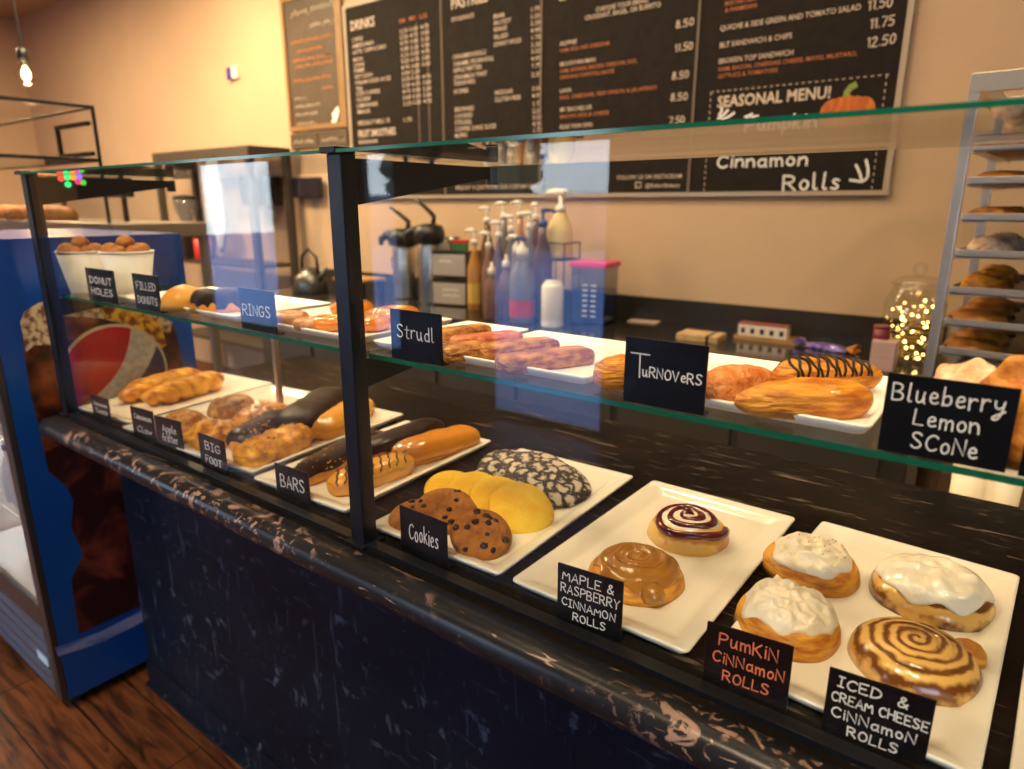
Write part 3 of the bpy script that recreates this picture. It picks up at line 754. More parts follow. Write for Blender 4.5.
def spiral_line(o, R, H, mat, name, r0, r1, turns, wid, seed=0, lift=.002):
    bm = B(); pts = []; rr = []
    n = int(turns*36)
    for i in range(n+1):
        u = i/n; q = r0+(r1-r0)*u; a = u*turns*2*pi+seed
        q = q*(1+.04*sin(a*3+seed))
        pts.append((R*q*cos(a), R*q*sin(a), H*((1-q**4.4)**.5*.86+.14*(1-q*q))+lift)); rr.append(wid*(.75+.4*nz(u*9, seed, 0)))
    tube(bm, pts, rr, 8)
    for v in bm.verts: pass
    return mk(name, bm, mat, o, True)
o, R, H, zf = roll('cinnamon roll under smooth tan maple icing, behind the maple card', 636, 569, 96, .018, 'roll_side', 1)
cap(o, R, H, 'maple_icing', 'maple_icing', .87, .003, 3, .009, swirl=.0018)
dr = B(); a0 = -1.15
for a0, ln in ((-.75, .9),):
    tube(dr, [(R*q*cos(a0), R*q*sin(a0), H*((1-min(.999, q)**4.4)**.5*.86+.14*(1-min(1, q)**2))*(1 if q < .98 else z_)+.002) for q, z_ in ((.8, 1), (.9, 1), (.96, 1), (.995, 1), (1.02, 1.0))], [.012, .018, .020, .016, .010], 8)
mk('icing_drip', dr, 'maple_icing', o, True)
o, R, H, zf = roll('cinnamon roll with a dark red raspberry spiral on top', 688, 526, 80, .021, 'raspberry_base', 2)
cap(o, R, H, 'cream_icing', 'glaze', .70, .000, 5, .003, thick=.002)
spiral_line(o, R, H, 'raspberry', 'raspberry_spiral', .05, .86, 2.9, .0112, 1.0, -.003)
o, R, H, zf = roll('pumpkin cinnamon roll with cinnamon dusted white icing, at the back left of its platter', 811, 560, 92, .021, 'roll_side', 3)
cap(o, R, H, 'white_icing', 'white_icing', .84, .003, 7, .016, fr=4)
sp = B()
for i in range(60):
    a = random.uniform(0, 6.28); q = sqrt(random.uniform(0, .55)); x, y = q*cos(a), q*sin(a)
    if x < -.1 and y < 0: continue
    bmesh.ops.create_icosphere(sp, subdivisions=1, radius=random.uniform(.0006, .0014), matrix=Matrix.Translation((R*x, R*y, H*((1-q**4.4)**.5*.86+.14*(1-q*q))+.0095)))
s_ = mk('cinnamon_specks', sp, 'spice', o); s_['kind'] = 'stuff'
o, R, H, zf = roll('pumpkin cinnamon roll with rough white icing, above the orange lettered card', 788, 614, 100, .026, 'roll_side', 4)
cap(o, R, H, 'white_icing', 'white_icing', .86, .003, 11, .022, fr=4.2)
o, R, H, zf = roll('cinnamon roll with thick smooth cream icing at the back right', 932, 585, 112, .023, 'glazed_swirl', 5)
cap(o, R, H, 'cream_icing', 'cream_icing', .86, .003, 15, .017, fr=3)
o, R, H, zf = roll('glazed cinnamon roll with its brown swirl showing, front right', 915, 651, 118, .021, 'glazed_swirl', 6)
tl = B(); tube(tl, [(R*.93*cos(a), R*.93*sin(a), H*.42) for a in (.35, .5, .65, .8, .95)], [.010, .016, .018, .015, .008], 12)
mk('tail_end', tl, 'roll_side', o, True)

# ------------------------------------------------------------------ chalk cards
def card(label, bl, br, hpx, z, lines, col='chalk_white', wst=.0026, y_fix=None, grp='small chalk cards', jit=.3, hand_=True):
    a = P(*bl, z) if y_fix is None else PY(*bl, y_fix); b = P(*br, z) if y_fix is None else PY(*br, y_fix)
    a.z = b.z = z
    k = max(0, .745-min(a.y, b.y)); a.y += k; b.y += k
    c = (a+b)/2; w_ = (b-a).length; m = mpp(c)
    h_ = hpx*m/.955
    r = atan2(b.y-a.y, b.x-a.x)
    o = thing('price_card', label, 'sign', (c.x, c.y, z), r, grp)
    mk('panel', box(B(), -w_/2, w_/2, -.0015, .0015, 0, h_, .0006), 'card_black', o)
    mk('foot', box(B(), -w_/2, w_/2, .0015, .016, 0, .0022), 'card_black', o)
    bm = B(); to3 = lambda x, y, d: (x, -.0015-d, y)
    for (txt, x0, y0, x1, hh) in lines:
        if txt == '~': scribble(bm, -w_/2+x0*w_, y0*h_, -w_/2+x1*w_, hh*h_, to3, wst)
        else: hand(bm, txt, -w_/2+x0*w_, y0*h_, -w_/2+x1*w_, hh*h_, to3, wst, jit=jit)
    mk('handwriting', bm, col, o)
    return o
GC = 'chalk cards along the counter front'
card('small chalk card farthest left on the counter, before the braided twists', (82, 424), (99, 430), 27, CT, [('Cinnamon', .12, .66, .9, .13), ('Twists', .2, .38, .85, .17)], wst=.0020, grp=GC)
card('small chalk card second from the left on the counter, before the claws', (128, 440), (150, 447), 33, CT, [('Cinnamon', .14, .66, .9, .15), ('Claw', .22, .26, .85, .18)], wst=.0020, grp=GC)
card('small chalk card reading Apple Fritter in script', (153, 450), (179, 458), 34, CT, [('Apple', .28, .58, .8, .2), ('fritter', .24, .30, .82, .2)], wst=.0021, grp=GC)
card('small chalk card reading BIG FOOT', (202, 467), (228, 478), 36, CT, [('BIG', .26, .60, .82, .22), ('FOOT', .22, .22, .82, .2)], wst=.0021, grp=GC)
card('small chalk card reading BARS', (278, 496), (311, 508), 35, CT, [('BARS', .16, .36, .86, .36)], wst=.0021, grp=GC)
card('chalk card reading Cookies in front of the chocolate chip cookies', (402, 550), (448, 570), 48, CT, [('Cookies', .2, .36, .82, .34)], wst=.0017, grp=GC, jit=.5)
card('chalk card reading MAPLE & RASPBERRY CINNAMON ROLLS', (556, 620), (620, 643), 62, CT, [('MAPLE &', .08, .75, .86, .15), ('RASPBERRY', .06, .53, .95, .15), ('CINNAMON', .08, .31, .9, .13), ('ROLLS', .26, .10, .76, .13)], wst=.0016, grp=GC)
card('black card with orange lettering reading PUMKIN CINNAMON ROLLS', (702, 682), (786, 711), 68, CT, [('PumKiN', .16, .70, .84, .19), ('CiNNamoN', .10, .42, .93, .17), ('ROLLS', .24, .15, .78, .16)], 'chalk_orange', .0017, grp=GC)
card('chalk card reading ICED & CREAM CHEESE CINNAMON ROLLS', (821, 729), (924, 767), 72, CT, [('ICED  &', .1, .76, .76, .15), ('CREAM CHEESE', .06, .53, .97, .14), ('CiNNamoN', .08, .29, .88, .15), ('ROLLS', .26, .06, .74, .14)], wst=.0017, grp=GC)
SZ = 1.390; GS = 'chalk cards along the glass shelf'; YC = .770
def scard(label, xl, xr, ytop, ybl, lines, wst=.0026, tilt=0, dy=0):
    a = PY(xl, ybl, YC); b = PY(xr, ybl, YC)
    hp = ybl-ytop
    return card(label, (xl, ybl), (xr, ybl+(xr-xl)*.2), hp, SZ, lines, wst=wst, y_fix=YC, grp=GS)
scard('chalk card reading DONUT HOLES before the white tubs', 91, 119, 273, 304, [('DONUT', .14, .54, .9, .2), ('HOLES', .14, .2, .88, .2)], .0024)
scard('chalk card reading FILLED DONUTS on the glass shelf', 138, 163, 281, 315, [('FILLED', .14, .58, .9, .2), ('DONUTS', .14, .18, .9, .2)], .0024)
scard('chalk card reading RINGS on the glass shelf', 243, 278, 291, 331, [('RINGS', .08, .36, .86, .26)], .0018)
scard('chalk card reading Strudl on the glass shelf', 393, 443, 318, 366, [('Strudl', .14, .44, .86, .26)], .0016)
scard('large chalk card reading TURNOVERS on the glass shelf', 623, 703, 345, 410, [('T', .08, .42, .32, .36), ('uRNOVeRS', .24, .43, .95, .15)], .0015)
scard('largest chalk card, reading Blueberry Lemon SCONE', 876, 1003, 378, 457, [('Blueberry', .06, .68, .92, .21), ('Lemon', .26, .40, .76, .19), ('SCoNe', .27, .10, .78, .20)], .0015)
scard('chalk card cut off by the right edge of the photo', 1016, 1100, 402, 484, [], .0026)
# ------------------------------------------------------------------ trays on the glass shelf
def tray(label, x0, x1, y0=.795, y1=1.06):
    bm = B(); cx, cy = (x0+x1)/2, (y0+y1)/2; rings = []
    for ins, z in ((.012, 0), (.008, .002), (0, .013), (.0005, .015), (.004, .0152), (.012, .006), (.018, .0045)):
        hw, hd = (x1-x0)/2-ins, (y1-y0)/2-ins; q = .008; ring = []
        for sx, sy, a0 in ((1, 1, 0), (-1, 1, pi/2), (-1, -1, pi), (1, -1, 1.5*pi)):
            for k in range(4):
                a = a0+pi/2*k/3; ring.append(bm.verts.new((sx*(hw-q)+q*cos(a), sy*(hd-q)+q*sin(a), z)))
        rings.append(ring)
    n = len(rings[0])
    for a, b in zip(rings, rings[1:]):
        for k in range(n): bm.faces.new((a[k], a[(k+1) % n], b[(k+1) % n], b[k]))
    bm.faces.new(rings[0][::-1]); bm.faces.new(rings[-1])
    return tag(mk('tray', bm, 'tray_white', None, True, (cx, cy, SZ)), label, 'tray', 'white trays on the glass shelf')
def xa(px, py, y=.795): return PY(px, py, y).x
edges = [xa(118, 303), xa(236, 333), xa(246, 332), xa(358, 352), xa(372, 352), xa(438, 368), xa(446, 369), xa(586, 398), xa(592, 399), xa(868, 448), xa(884, 450), .30]
names = ['white tray of filled and chocolate donuts on the glass shelf', 'white tray of pink glazed rings, left of the middle post', 'white tray of orange glazed rings beside the Strudl card', 'white tray of strudel slices',
         'white tray of turnovers on the glass shelf', 'white tray of scones at the right end of the glass shelf']
for i, nm in enumerate(names): tray(nm, edges[2*i], edges[2*i+1])
TZ = SZ+.0047

# tubs of donut holes
def tub(px0, px1, pyt, pyb, y, label):
    a = PY(px0, pyb, y); b = PY(px1, pyb, y); c = PY((px0+px1)/2, pyb, y); top = PY((px0+px1)/2, pyt, y).z
    h = top-SZ; r1 = (px1-px0)*mpp(c)*.5; r0 = r1*.66
    o = thing('paper_tub', label, 'tub', (c.x, y, SZ), 0, 'white paper tubs of donut holes')
    bm = lathe(B(), [(r0, 0), (r1, h), (r1-.0015, h), (r0-.0015, .004), (0, .004)], 32, caps=False)
    mk('cup', bm, 'paper', o, True)
    mk('rolled_rim', tube(B(), [(r1*cos(i*pi/16), r1*sin(i*pi/16), h) for i in range(32)], .0022, 8, closed=True), 'paper', o, True)
    return c, r1, h
side = ['left', 'right']
for k, (x0, x1) in enumerate(((68, 112), (110, 158))):
    c, r1, h = tub(x0, x1, 252, 303, .838+.03*k, '%s one of the two white paper tubs heaped with donut holes' % side[k])
    for j in range(8):
        a = j*2*pi/7; q = r1*.56 if j < 7 else 0; s = .021+.002*(j % 3)
        bm = B(); bmesh.ops.create_icosphere(bm, subdivisions=3, radius=s)
        for v in bm.verts: v.co *= 1+.06*nz(v.co.x+j, v.co.y, v.co.z, 60)
        tag(mk('donut_hole', bm, 'hole_dough', None, True, (c.x+q*cos(a), c.y+q*sin(a), SZ+h-.004+(.026 if j == 7 else 0.004*(j % 2)))), 'brown donut hole heaped in the %s paper tub' % side[k], 'donut hole', 'donut holes in the %s tub' % side[k])

# filled and chocolate donuts, rings
def puff(name, label, px, py, wpx, hz, mat, seed=0, grp=None, cat='donut', sx=1):
    return blob(name, label, cat, px, py, wpx, hz, mat, TZ, .05, 3, sx, 0, grp, .5, seed)
puff('filled_donut', 'pale tan filled donut right of the FILLED DONUTS card', 184, 297, 46, .028, 'fried_dough', 1)
def choc(px, py, wpx, label, seed):
    c = P(px, py, TZ+.02); R = wpx*mpp(c)/2
    o = thing('chocolate_donut', label, 'donut', (c.x, c.y, TZ), seed, 'chocolate donuts on the glass shelf')
    H = .048
    mk('dough', polar(B(), lambda a: R, lambda u, a: H*((1-u**3.2)**.5*.8+.2*(1-u*u)), 14, 36), 'fried_dough', o, True)
    cap(o, R, H, 'chocolate_matte', 'chocolate_icing', .93, .002, seed, .004)
choc(207, 303, 34, 'chocolate iced donut with its tan side showing, beside the filled donut', 2)
choc(228, 302, 36, 'chocolate iced donut nearer the RINGS card', 5)
def ring(px, py, wpx, label, mat, seed, tilt=0, lift=0):
    c = P(px, py, TZ+.016+lift); R = wpx*mpp(c)/2; r = R*.44; R0 = R-r
    bm = B(); n, m = 40, 18; rows = []
    for i in range(n):
        a = 2*pi*i/n; g = 1+.05*nz(cos(a)*2+seed, sin(a)*2, seed)
        rows.append([bm.verts.new(((R0+r*cos(2*pi*k/m)*g)*cos(a), (R0+r*cos(2*pi*k/m)*g)*sin(a), r*.80*sin(2*pi*k/m)*g+r*.76)) for k in range(m)])
    for i in range(n):
        for k in range(m): bm.faces.new((rows[i][k], rows[i][(k+1) % m], rows[(i+1) % n][(k+1) % m], rows[(i+1) % n][k]))
    return tag(mk('ring_donut', bm, mat, None, True, (c.x, c.y, TZ+lift), (tilt, 0, seed)), label, 'donut', 'ring donuts on the glass shelf')
ring(290, 317, 38, 'pinkish glazed ring donut just right of the RINGS card', 'ring_pink', 1)
ring(311, 322, 36, 'pinkish glazed ring donut left of the orange rings', 'ring_pink', 2)
ring(331, 322, 42, 'orange glazed ring donut in front, left of the middle post', 'ring_glaze', 3)
ring(352, 309, 44, 'orange glazed ring donut seen on both sides of the middle post', 'ring_glaze', 4)
ring(371, 322, 40, 'orange glazed ring donut in front, right of the middle post', 'ring_glaze', 5)
ring(397, 315, 46, 'orange glazed ring donut behind the Strudl card', 'ring_glaze', 6)

# strudel slices
def strudel(p0, p1, wpx, label, mat, seed):
    a = P(*p0, TZ+.018); b = P(*p1, TZ+.018); c = (a+b)/2; Ln = (b-a).length; Wd = wpx*mpp(c)
    fn = lambda t, q: 1+.06*nz(t*5+seed, cos(q)*2, sin(q)*2, 1.5)
    o = thing('strudel', label, 'pastry', (c.x, c.y, TZ), rot_of(a, b), 'strudel slices')
    wpx_ = wpx
    mk('crust', loaf(B(), Ln, Wd, .030, 30, 24, pe=14, pc=4.5, fn=fn, flat=.7), mat, o, True)
strudel((498, 361), (590, 350), 34, 'front strudel slice with a pale sugared crust', 'strudel_crust', 1)
strudel((478, 349), (556, 341), 32, 'second strudel slice from the front', 'strudel_crust', 2)
strudel((452, 341), (520, 334), 28, 'reddish strudel slice, third from the front', 'strudel_red', 3)
strudel((440, 333), (488, 327), 24, 'rearmost strudel slice near the Strudl card', 'strudel_crust', 4)
strudel((440, 351), (482, 345), 30, 'brown strudel slice next to the Strudl card', 'strudel_crust', 5)

# turnovers
def turnover(p0, p1, wpx, hz, label, mat, seed, flip=1):
    a = P(*p0, TZ+hz); b = P(*p1, TZ+hz); c = (a+b)/2; Ln = (b-a).length; Wd = wpx*mpp(c)
    o = thing('turnover', label, 'pastry', (c.x, c.y, TZ), rot_of(a, b), 'turnovers on the glass shelf')
    def fn(t, q):
        lay = .035*sin(sin(q)*16+t*2)*(cos(q)*0+1)
        return (1-.28*(t*flip+1)/2-.10*abs(t))*(1+lay+.07*nz(t*3+seed, cos(q)*1.5, sin(q)*1.5, 1.4))
    H = hz*2.45
    mk('puff_pastry', loaf(B(), Ln, Wd, H, 40, 40, pe=3.2, pc=2.2, fn=fn, flat=.62), mat, o, True)
    return o, Ln, Wd, H, fn
turnover((598, 374), (650, 364), 46, .024, 'golden turnover half hidden behind the TURNOVERS card', 'pastry_flaky', 1)
turnover((700, 387), (772, 373), 46, .024, 'turnover with a pink sugared top, right of its card', 'pastry_sugar', 2)
o, l_, w_, h_, fn = turnover((772, 375), (882, 371), 48, .027, 'turnover striped with dark chocolate drizzle, at the back', 'pastry_flaky', 3)
dz = B()
for i in range(14):
    t0 = -.72+.105*i
    pts = []
    for v in range(-8, 9):
        t = max(-.9, min(.9, t0+.03*sin(v*.7+i*2.1))); s = max(0, 1-abs(t)**3.2)**.5; q = pi/2-v/8*pi*.42; g = fn(t, q)
        pts.append((l_/2*t, w_/2*s*cos(q)*g*1.0, h_/2*s*sin(q)*g+h_/2*.62+.0012))
    tube(dz, pts, .0021, 6)
mk('chocolate_drizzle', dz, 'chocolate', o, True)
turnover((735, 397), (872, 394), 54, .025, 'broad golden turnover lying at the front of its tray', 'pastry_flaky', 6, -1)
blob('scone', 'pale sugar topped scone behind the blueberry card', 'scone', 968, 398, 88, .040, 'scone_sugar', TZ, .24, 10, 1, 0, None, .5, 3)
blob('scone', 'craggy orange brown scone at the right edge', 'scone', 1024, 408, 84, .050, 'scone_orange', TZ, .34, 10, 1, 0, None, .45, 9)

# ------------------------------------------------------------------ drinks cooler
M('cooler_blue', (.005, .038, .34), .3, (.005, .10, .34), 1.0, lo=.36, hi=.7, coat=.2)
M('cooler_deep', (.010, .03, .26), .35)
M('cola', (.030, .010, .006), .3, (.28, .06, .015), 14, lo=.44, hi=.75)
M('cola_low', (.030, .007, .008), .35, (.34, .07, .045), 7, lo=.48, hi=.74, dist=.8)
M('foam', (.62, .50, .33), .5, (.16, .07, .03), 50, lo=.45, hi=.6)
M('bubbles', (.85, .50, .05), .4, (.22, .05, .01), 34, lo=.42, hi=.58)
M('logo_red', (.50, .012, .030), .35)
M('logo_white', (.55, .53, .46), .4, (.72, .70, .62), 60)
M('logo_cream', (.62, .54, .40), .4)
M('logo_blue', (.008, .035, .14), .35)
M('splash', (.07, .16, .50), .35, (.30, .32, .58), 5, stretch=(1, 1, 6))
M('grille', (.10, .11, .15), .4)
M('sticker', (.55, .75, .85), .5, (.9, .9, .9), 8)
XC = -2.32
t = thing('drinks_cooler', 'blue drinks cooler with a cola glass graphic on its side', 'fridge', (-2.72, .9, 0))
def W(bm):
    bmesh.ops.translate(bm, verts=bm.verts, vec=(2.72, -.9, 0)); return bm
cb = B()
box(cb, XC-.03, XC, .625, 1.195, .04, 1.545)              # right side wall
box(cb, XC-.85, XC-.82, .625, 1.195, .04, 1.545)
box(cb, XC-.82, XC-.03, 1.165, 1.195, .04, 1.545)
box(cb, XC-.82, XC-.03, .625, 1.165, 1.515, 1.545)
box(cb, XC-.82, XC-.03, .625, 1.165, .04, .36)
mk('cabinet', W(cb), 'cooler_blue', t)
ft = B()
for x in (XC-.80, XC-.05):
    for y in (.66, 1.14): lathe(ft, [(.022, 0), (.022, .04)], 12, cx=x, cy=y)
mk('feet', W(ft), 'black_plastic', t)
fr = B()
for q in ((XC-.85, XC-.79, .30, 1.545), (XC-.05, XC-.001, .04, 1.545), (XC-.79, XC-.05, 1.47, 1.545), (XC-.79, XC-.05, .30, .38)): box(fr, q[0], q[1], .605, .625, q[2], q[3], .003)
mk('door_frame', W(fr), 'dark_steel', t)
mk('door_glass', W(box(B(), XC-.79, XC-.05, .612, .618, .38, 1.47)), 'clear', t)
mk('inner_lining', W(box(B(), XC-.80, XC-.04, 1.150, 1.164, .37, 1.51)), 'white_paint', t)
mk('inner_lining', W(box(B(), XC-.045, XC-.0305, .63, 1.15, .37, 1.51)), 'white_paint', t)
mk('inner_lining', W(box(B(), XC-.8195, XC-.806, .63, 1.15, .37, 1.51)), 'white_paint', t)
mk('inner_floor', W(box(B(), XC-.80, XC-.046, .63, 1.149, .3605, .369)), 'white_paint', t)
gr = B(); box(gr, XC-.85, XC-.05, .612, .625, .05, .30)
for k in range(5): box(gr, XC-.85, XC-.05, .604, .613, .055+.05*k, .090+.05*k, .003)
mk('grille', W(gr), 'grille', t)
mk('sticker', W(box(B(), XC-.155, XC-.065, .6025, .604, .15, .18)), 'sticker', t)
for k in range(4):
    z = .62+.27*k; sh = B()
    for j in range(12): box(sh, XC-.79, XC-.05, .65+.042*j, .654+.042*j, z, z+.005)
    mk('wire_shelf', W(sh), 'white_paint', t)
mk('light_tube', W(box(B(), XC-.70, XC-.15, .632, .642, 1.485, 1.50, .003)), emis('cool_tube', (.85, .93, 1.0), 6), t)
ld = bpy.data.lights.new('cooler_light', 'AREA'); ld.shape = 'RECTANGLE'; ld.size = .6; ld.size_y = .06; ld.energy = 40; ld.color = (.88, .95, 1)
lo = bpy.data.objects.new('cooler_light', ld); COL.objects.link(lo); lo.parent = t; lo.location = (XC-.42+2.72, .70-.9, 1.48); lo.rotation_euler = (rad(-12), 0, 0)
M('bottle_white', (.72, .74, .76), .3); M('bottle_cap', (.05, .09, .35), .4)
for k in range(3):
    for j in range(5):
        o = thing('drink_bottle', 'white bottle standing on a wire shelf inside the blue cooler', 'bottle', (XC-.105-.075*j, .70, .6255+.27*k), 0, 'bottles inside the cooler')
        mk('body', lathe(B(), [(.030, 0), (.032, .01), (.032, .12), (.014, .17), (.013, .19)], 16), 'bottle_white', o, True)
        mk('cap', lathe(B(), [(.015, .19), (.015, .21)], 12), 'bottle_cap', o, True)
def decal(name, px, layer, mat, parent, smooth=True):
    pts = [PX(x, y, XC) for x, y in px]
    bm = B(); d = .0008*layer
    a = [bm.verts.new((XC+.0001, p.y, p.z)) for p in pts]; b = [bm.verts.new((XC+d, p.y, p.z)) for p in pts]
    bm.faces.new(a); bm.faces.new(b[::-1])
    for i in range(len(a)): bm.faces.new((a[i], a[(i+1) % len(a)], b[(i+1) % len(a)], b[i]))
    bm.normal_update(); bmesh.ops.triangulate(bm, faces=[f for f in bm.faces if len(f.verts) > 4])
    return mk(name, W(bm), mat, parent)
gp = decal('cola_glass_picture', [(20, 322), (24, 312), (38, 303), (58, 297), (100, 300), (150, 312), (172, 322), (178, 340), (183, 366), (188, 420), (189, 560), (160, 596), (79, 634), (75, 608), (71, 580), (83, 554), (71, 527), (73, 501), (66, 486), (48, 471), (41, 436), (30, 390)], 1, 'cola', t)
decal('lower_glass', [(44, 452), (75, 440), (120, 430), (160, 470), (160, 596), (79, 634), (75, 608), (71, 580), (83, 554), (71, 527), (73, 501), (66, 486), (48, 471)], 2, 'cola_low', gp)
decal('foam', [(20, 322), (24, 312), (38, 303), (58, 297), (100, 300), (150, 312), (172, 322), (170, 332), (145, 330), (100, 318), (60, 316), (56, 345), (34, 345), (26, 352)], 2, 'foam', gp)
decal('bubbles', [(100, 306), (135, 308), (160, 322), (166, 345), (158, 350), (146, 336), (125, 322), (104, 318)], 3, 'bubbles', gp)
cc = PX(112, 370, XC)
def circ(r, n=48, cy=.925, cz=1.102): return [(cy+r*cos(2*pi*i/n), cz+r*sin(2*pi*i/n)) for i in range(n)]
def decal2(name, yz, layer, mat, parent):
    bm = B(); d = .0008*layer
    a = [bm.verts.new((XC+.0001, y, z)) for y, z in yz]; b = [bm.verts.new((XC+d, y, z)) for y, z in yz]
    bm.faces.new(a); bm.faces.new(b[::-1])
    for i in range(len(a)): bm.faces.new((a[i], a[(i+1) % len(a)], b[(i+1) % len(a)], b[i]))
    bm.normal_update(); bmesh.ops.triangulate(bm, faces=[f for f in bm.faces if len(f.verts) > 4])
    return mk(name, W(bm), mat, parent)
lg = decal2('round_emblem', circ(.166), 4, 'logo_cream', t)
decal2('white_wave', circ(.158), 5, 'logo_white', lg)
def curve(p0, p1, p2, n=14):
    return [((1-u)**2*p0[0]+2*u*(1-u)*p1[0]+u*u*p2[0], (1-u)**2*p0[1]+2*u*(1-u)*p1[1]+u*u*p2[1]) for u in [i/n for i in range(n+1)]]
def arc(a0, a1, r=.157, n=26, cy=.925, cz=1.102): return [(cy+r*cos(rad(a0+(a1-a0)*i/n)), cz+r*sin(rad(a0+(a1-a0)*i/n))) for i in range(n+1)]
A1 = arc(66, 212); decal2('red_field', A1+curve(A1[-1], (.955, 1.075), A1[0])[1:-1], 6, 'logo_red', lg)
A2 = arc(-139, 28); decal2('blue_field', A2+curve(A2[-1], (.987, 1.005), A2[0])[1:-1], 6, 'logo_blue', lg)
decal('splash', [(55, 648), (100, 632), (150, 606), (190, 580), (190, 592), (150, 618), (100, 643), (58, 656)], 2, 'splash', t)
# ------------------------------------------------------------------ back wall: menu boards
YW = YB
def board(name, label, x0, x1, z0, z1, frame='menu_line', fw=.012, th=.022):
    o = thing(name, label, 'sign', ((x0+x1)/2, YW, z0))
    mk('panel', box(B(), -(x1-x0)/2+.002, (x1-x0)/2-.002, -th, -.001, .002, z1-z0-.002), 'menu_black' if name != 'chalkboard' else 'slate', o)
    return o
M('slate', (.060, .038, .020), .6, (.085, .055, .030), 3)
M('frame_line', (.42, .33, .25), .5)
ZB0, ZB1 = 1.685, 3.05
EX = [-4.302, -3.322, -2.517, -1.530, -.550]
labs = ['menu board panel headed DRINKS with three columns of prices', 'menu board panel headed PASTRIES, second from the left', 'menu board panel of bagel and burrito sandwiches, third from the left', 'menu board panel with the SEASONAL MENU! box and a painted pumpkin']
boards = []
for i in range(4):
    o = board('menu_board', labs[i], EX[i], EX[i+1], ZB0, ZB1); o['group'] = 'menu board panels'
    bm = B(); w_ = (EX[i+1]-EX[i])/2; h_ = ZB1-ZB0; tk = .014
    l_ = .028 if i == 0 else .006; r_ = .028 if i == 3 else .006
    box(bm, -w_+.002, w_-.002, -.028, -.022, 0, .022); box(bm, -w_+.002, w_-.002, -.028, -.022, h_-.02, h_)
    if i == 0: box(bm, -w_+.002, -w_+l_, -.028, -.022, .022, h_-.02)
    if i == 3: box(bm, w_-r_, w_-.002, -.028, -.022, .022, h_-.02)
    mk('frame', bm, 'frame_line', o)
    for sx_, iw in ((-1, i > 0), (1, i < 3)):
        if iw: mk('joint_strip', box(B(), sx_*(w_-.003)-.001-.002*(sx_ < 0)-.003, sx_*(w_-.003)+.001, -.0278, -.022, .022, h_-.02), 'menu_line', o)
    boards.append(o)
YT = YW-.0225
def pt(px, py): q = PY(px, py, YT); return q.x, q.z
def on_board(i):
    o = boards[i] if isinstance(i, int) else i; ox, oz = o.location.x, o.location.z
    return lambda x, y, d: (x-ox, YT-YW-d, y-oz)
def line(bm, i, text, pxl, pyl, pxr, capx, mi=0, bold=.012):
    """printed line whose baseline starts at photo pixel (pxl, pyl) and reaches column pxr"""
    x0, z0 = pt(pxl, pyl); x1 = pt(pxr, pyl)[0]; m = mpp(PY(pxl, pyl, YT))
    k = 'heading' if capx > 5.65 and text.isupper() and mi == 0 and bold > .025 else 'column_heads' if len(text) == 2 else 'descriptions' if mi else 'printed_prices' if text[0].isdigit() else 'footer' if pyl > 170 else 'item_names'
    bm = bm[(k.rstrip('s') if k != 'descriptions' else 'description', len(bm))]
    if capx < 5.7: capx *= .80; bold = min(bold, .008)
    printed(bm, text, x0, z0, capx*m/.96, on_board(i), mi, x1-x0, 0, bold)
def row_y(y_left, x_left, x):
    """photo row at column x of the horizontal board line through (x_left, y_left)"""
    z = PY(x_left, y_left, YT).z; lo, hi = -200., 700.
    for _ in range(40):
        mid = (lo+hi)/2
        if PY(x, mid, YT).z > z: lo = mid
        else: hi = mid
    return (lo+hi)/2
class Parts(dict):
    """one mesh per kind of writing on a board"""
    def __missing__(self, k): self[k] = B(); return self[k]
    def build(self, parent):
        for k, bm in self.items(): mk(k if isinstance(k, str) else k[0], bm, MW, parent)
MW = ['menu_white', 'menu_orange', 'menu_line', 'chalk_white']
# panel one
b = Parts()
line(b, 0, 'DRINKS', 350.5, 31, 375, 8, 0, .03)
names = [('COFFEE', 352, 42.5, 363), ('AMERICANO', 352.5, 48.5, 374), ('LATTE / CAPPUCCINO', 353, 54.5, 386), ('MOCHA', 353.5, 62, 363), ('CHAI', 354, 67.5, 364), ('STEAMER', 354, 73, 365), ('HOT COCOA', 355, 79, 373), ('ITALIAN SODA 16 OZ', 355.5, 85, 391), ('TEA', 356, 91, 363), ('ICED COFFEE', 356.5, 96, 380), ('COLD BREW', 356.5, 102, 371), ('LEMONADE', 357, 108, 378), ('MILK', 357.5, 114, 371)]
for tx, x0, y0, x1 in names: line(b, 0, tx, x0, y0, x1, 4.2)
line(b, 0, 'SPECIALTY MILK .75', 358, 125.5, 390, 4.6)
line(b, 0, 'FRUIT SMOOTHIES', 358.5, 137.5, 396, 6, 0, .03)
line(b, 0, 'BANANA', 359, 144, 378, 4)
for k in range(3): line(b, 0, ['SM', 'MD', 'LG'][k], [399, 409, 419.5][k], [23.5, 21, 18.8][k], [405, 416, 427][k], 4.5, 1)
for k in range(13):
    for j in range(3):
        if k == 7 and j == 2: continue
        x0 = [399.6, 409.6, 420.6][j]+.42*k*(.9-.1*j)*.8
        y0 = row_y(33.5+6.05*k, 400, x0)
        line(b, 0, '%d.%02d' % (2+(k*7+j*3) % 4, [25, 50, 75, 0][(k+j) % 4]), x0, y0, x0+8.2, 4.2)
line(b, 0, '1.75', 403, 122, 412, 4.5)
for x0, y0, y1 in ((411, 20, 147), (421.5, 20, 147)):
    a = pt(x0+.0, 24); c_ = pt(x0+2.5, 147); box(b['column_rules'], a[0]+.045-boards[0].location.x, a[0]+.051-boards[0].location.x, YT-YW-.001, YT-YW, 0.25, a[1]-boards[0].location.z, mi=2)
line(b, 0, 'ALL DRINKS AVAILABLE ICED', 361, 191.5, 418, 4.2)
b.build(boards[0])
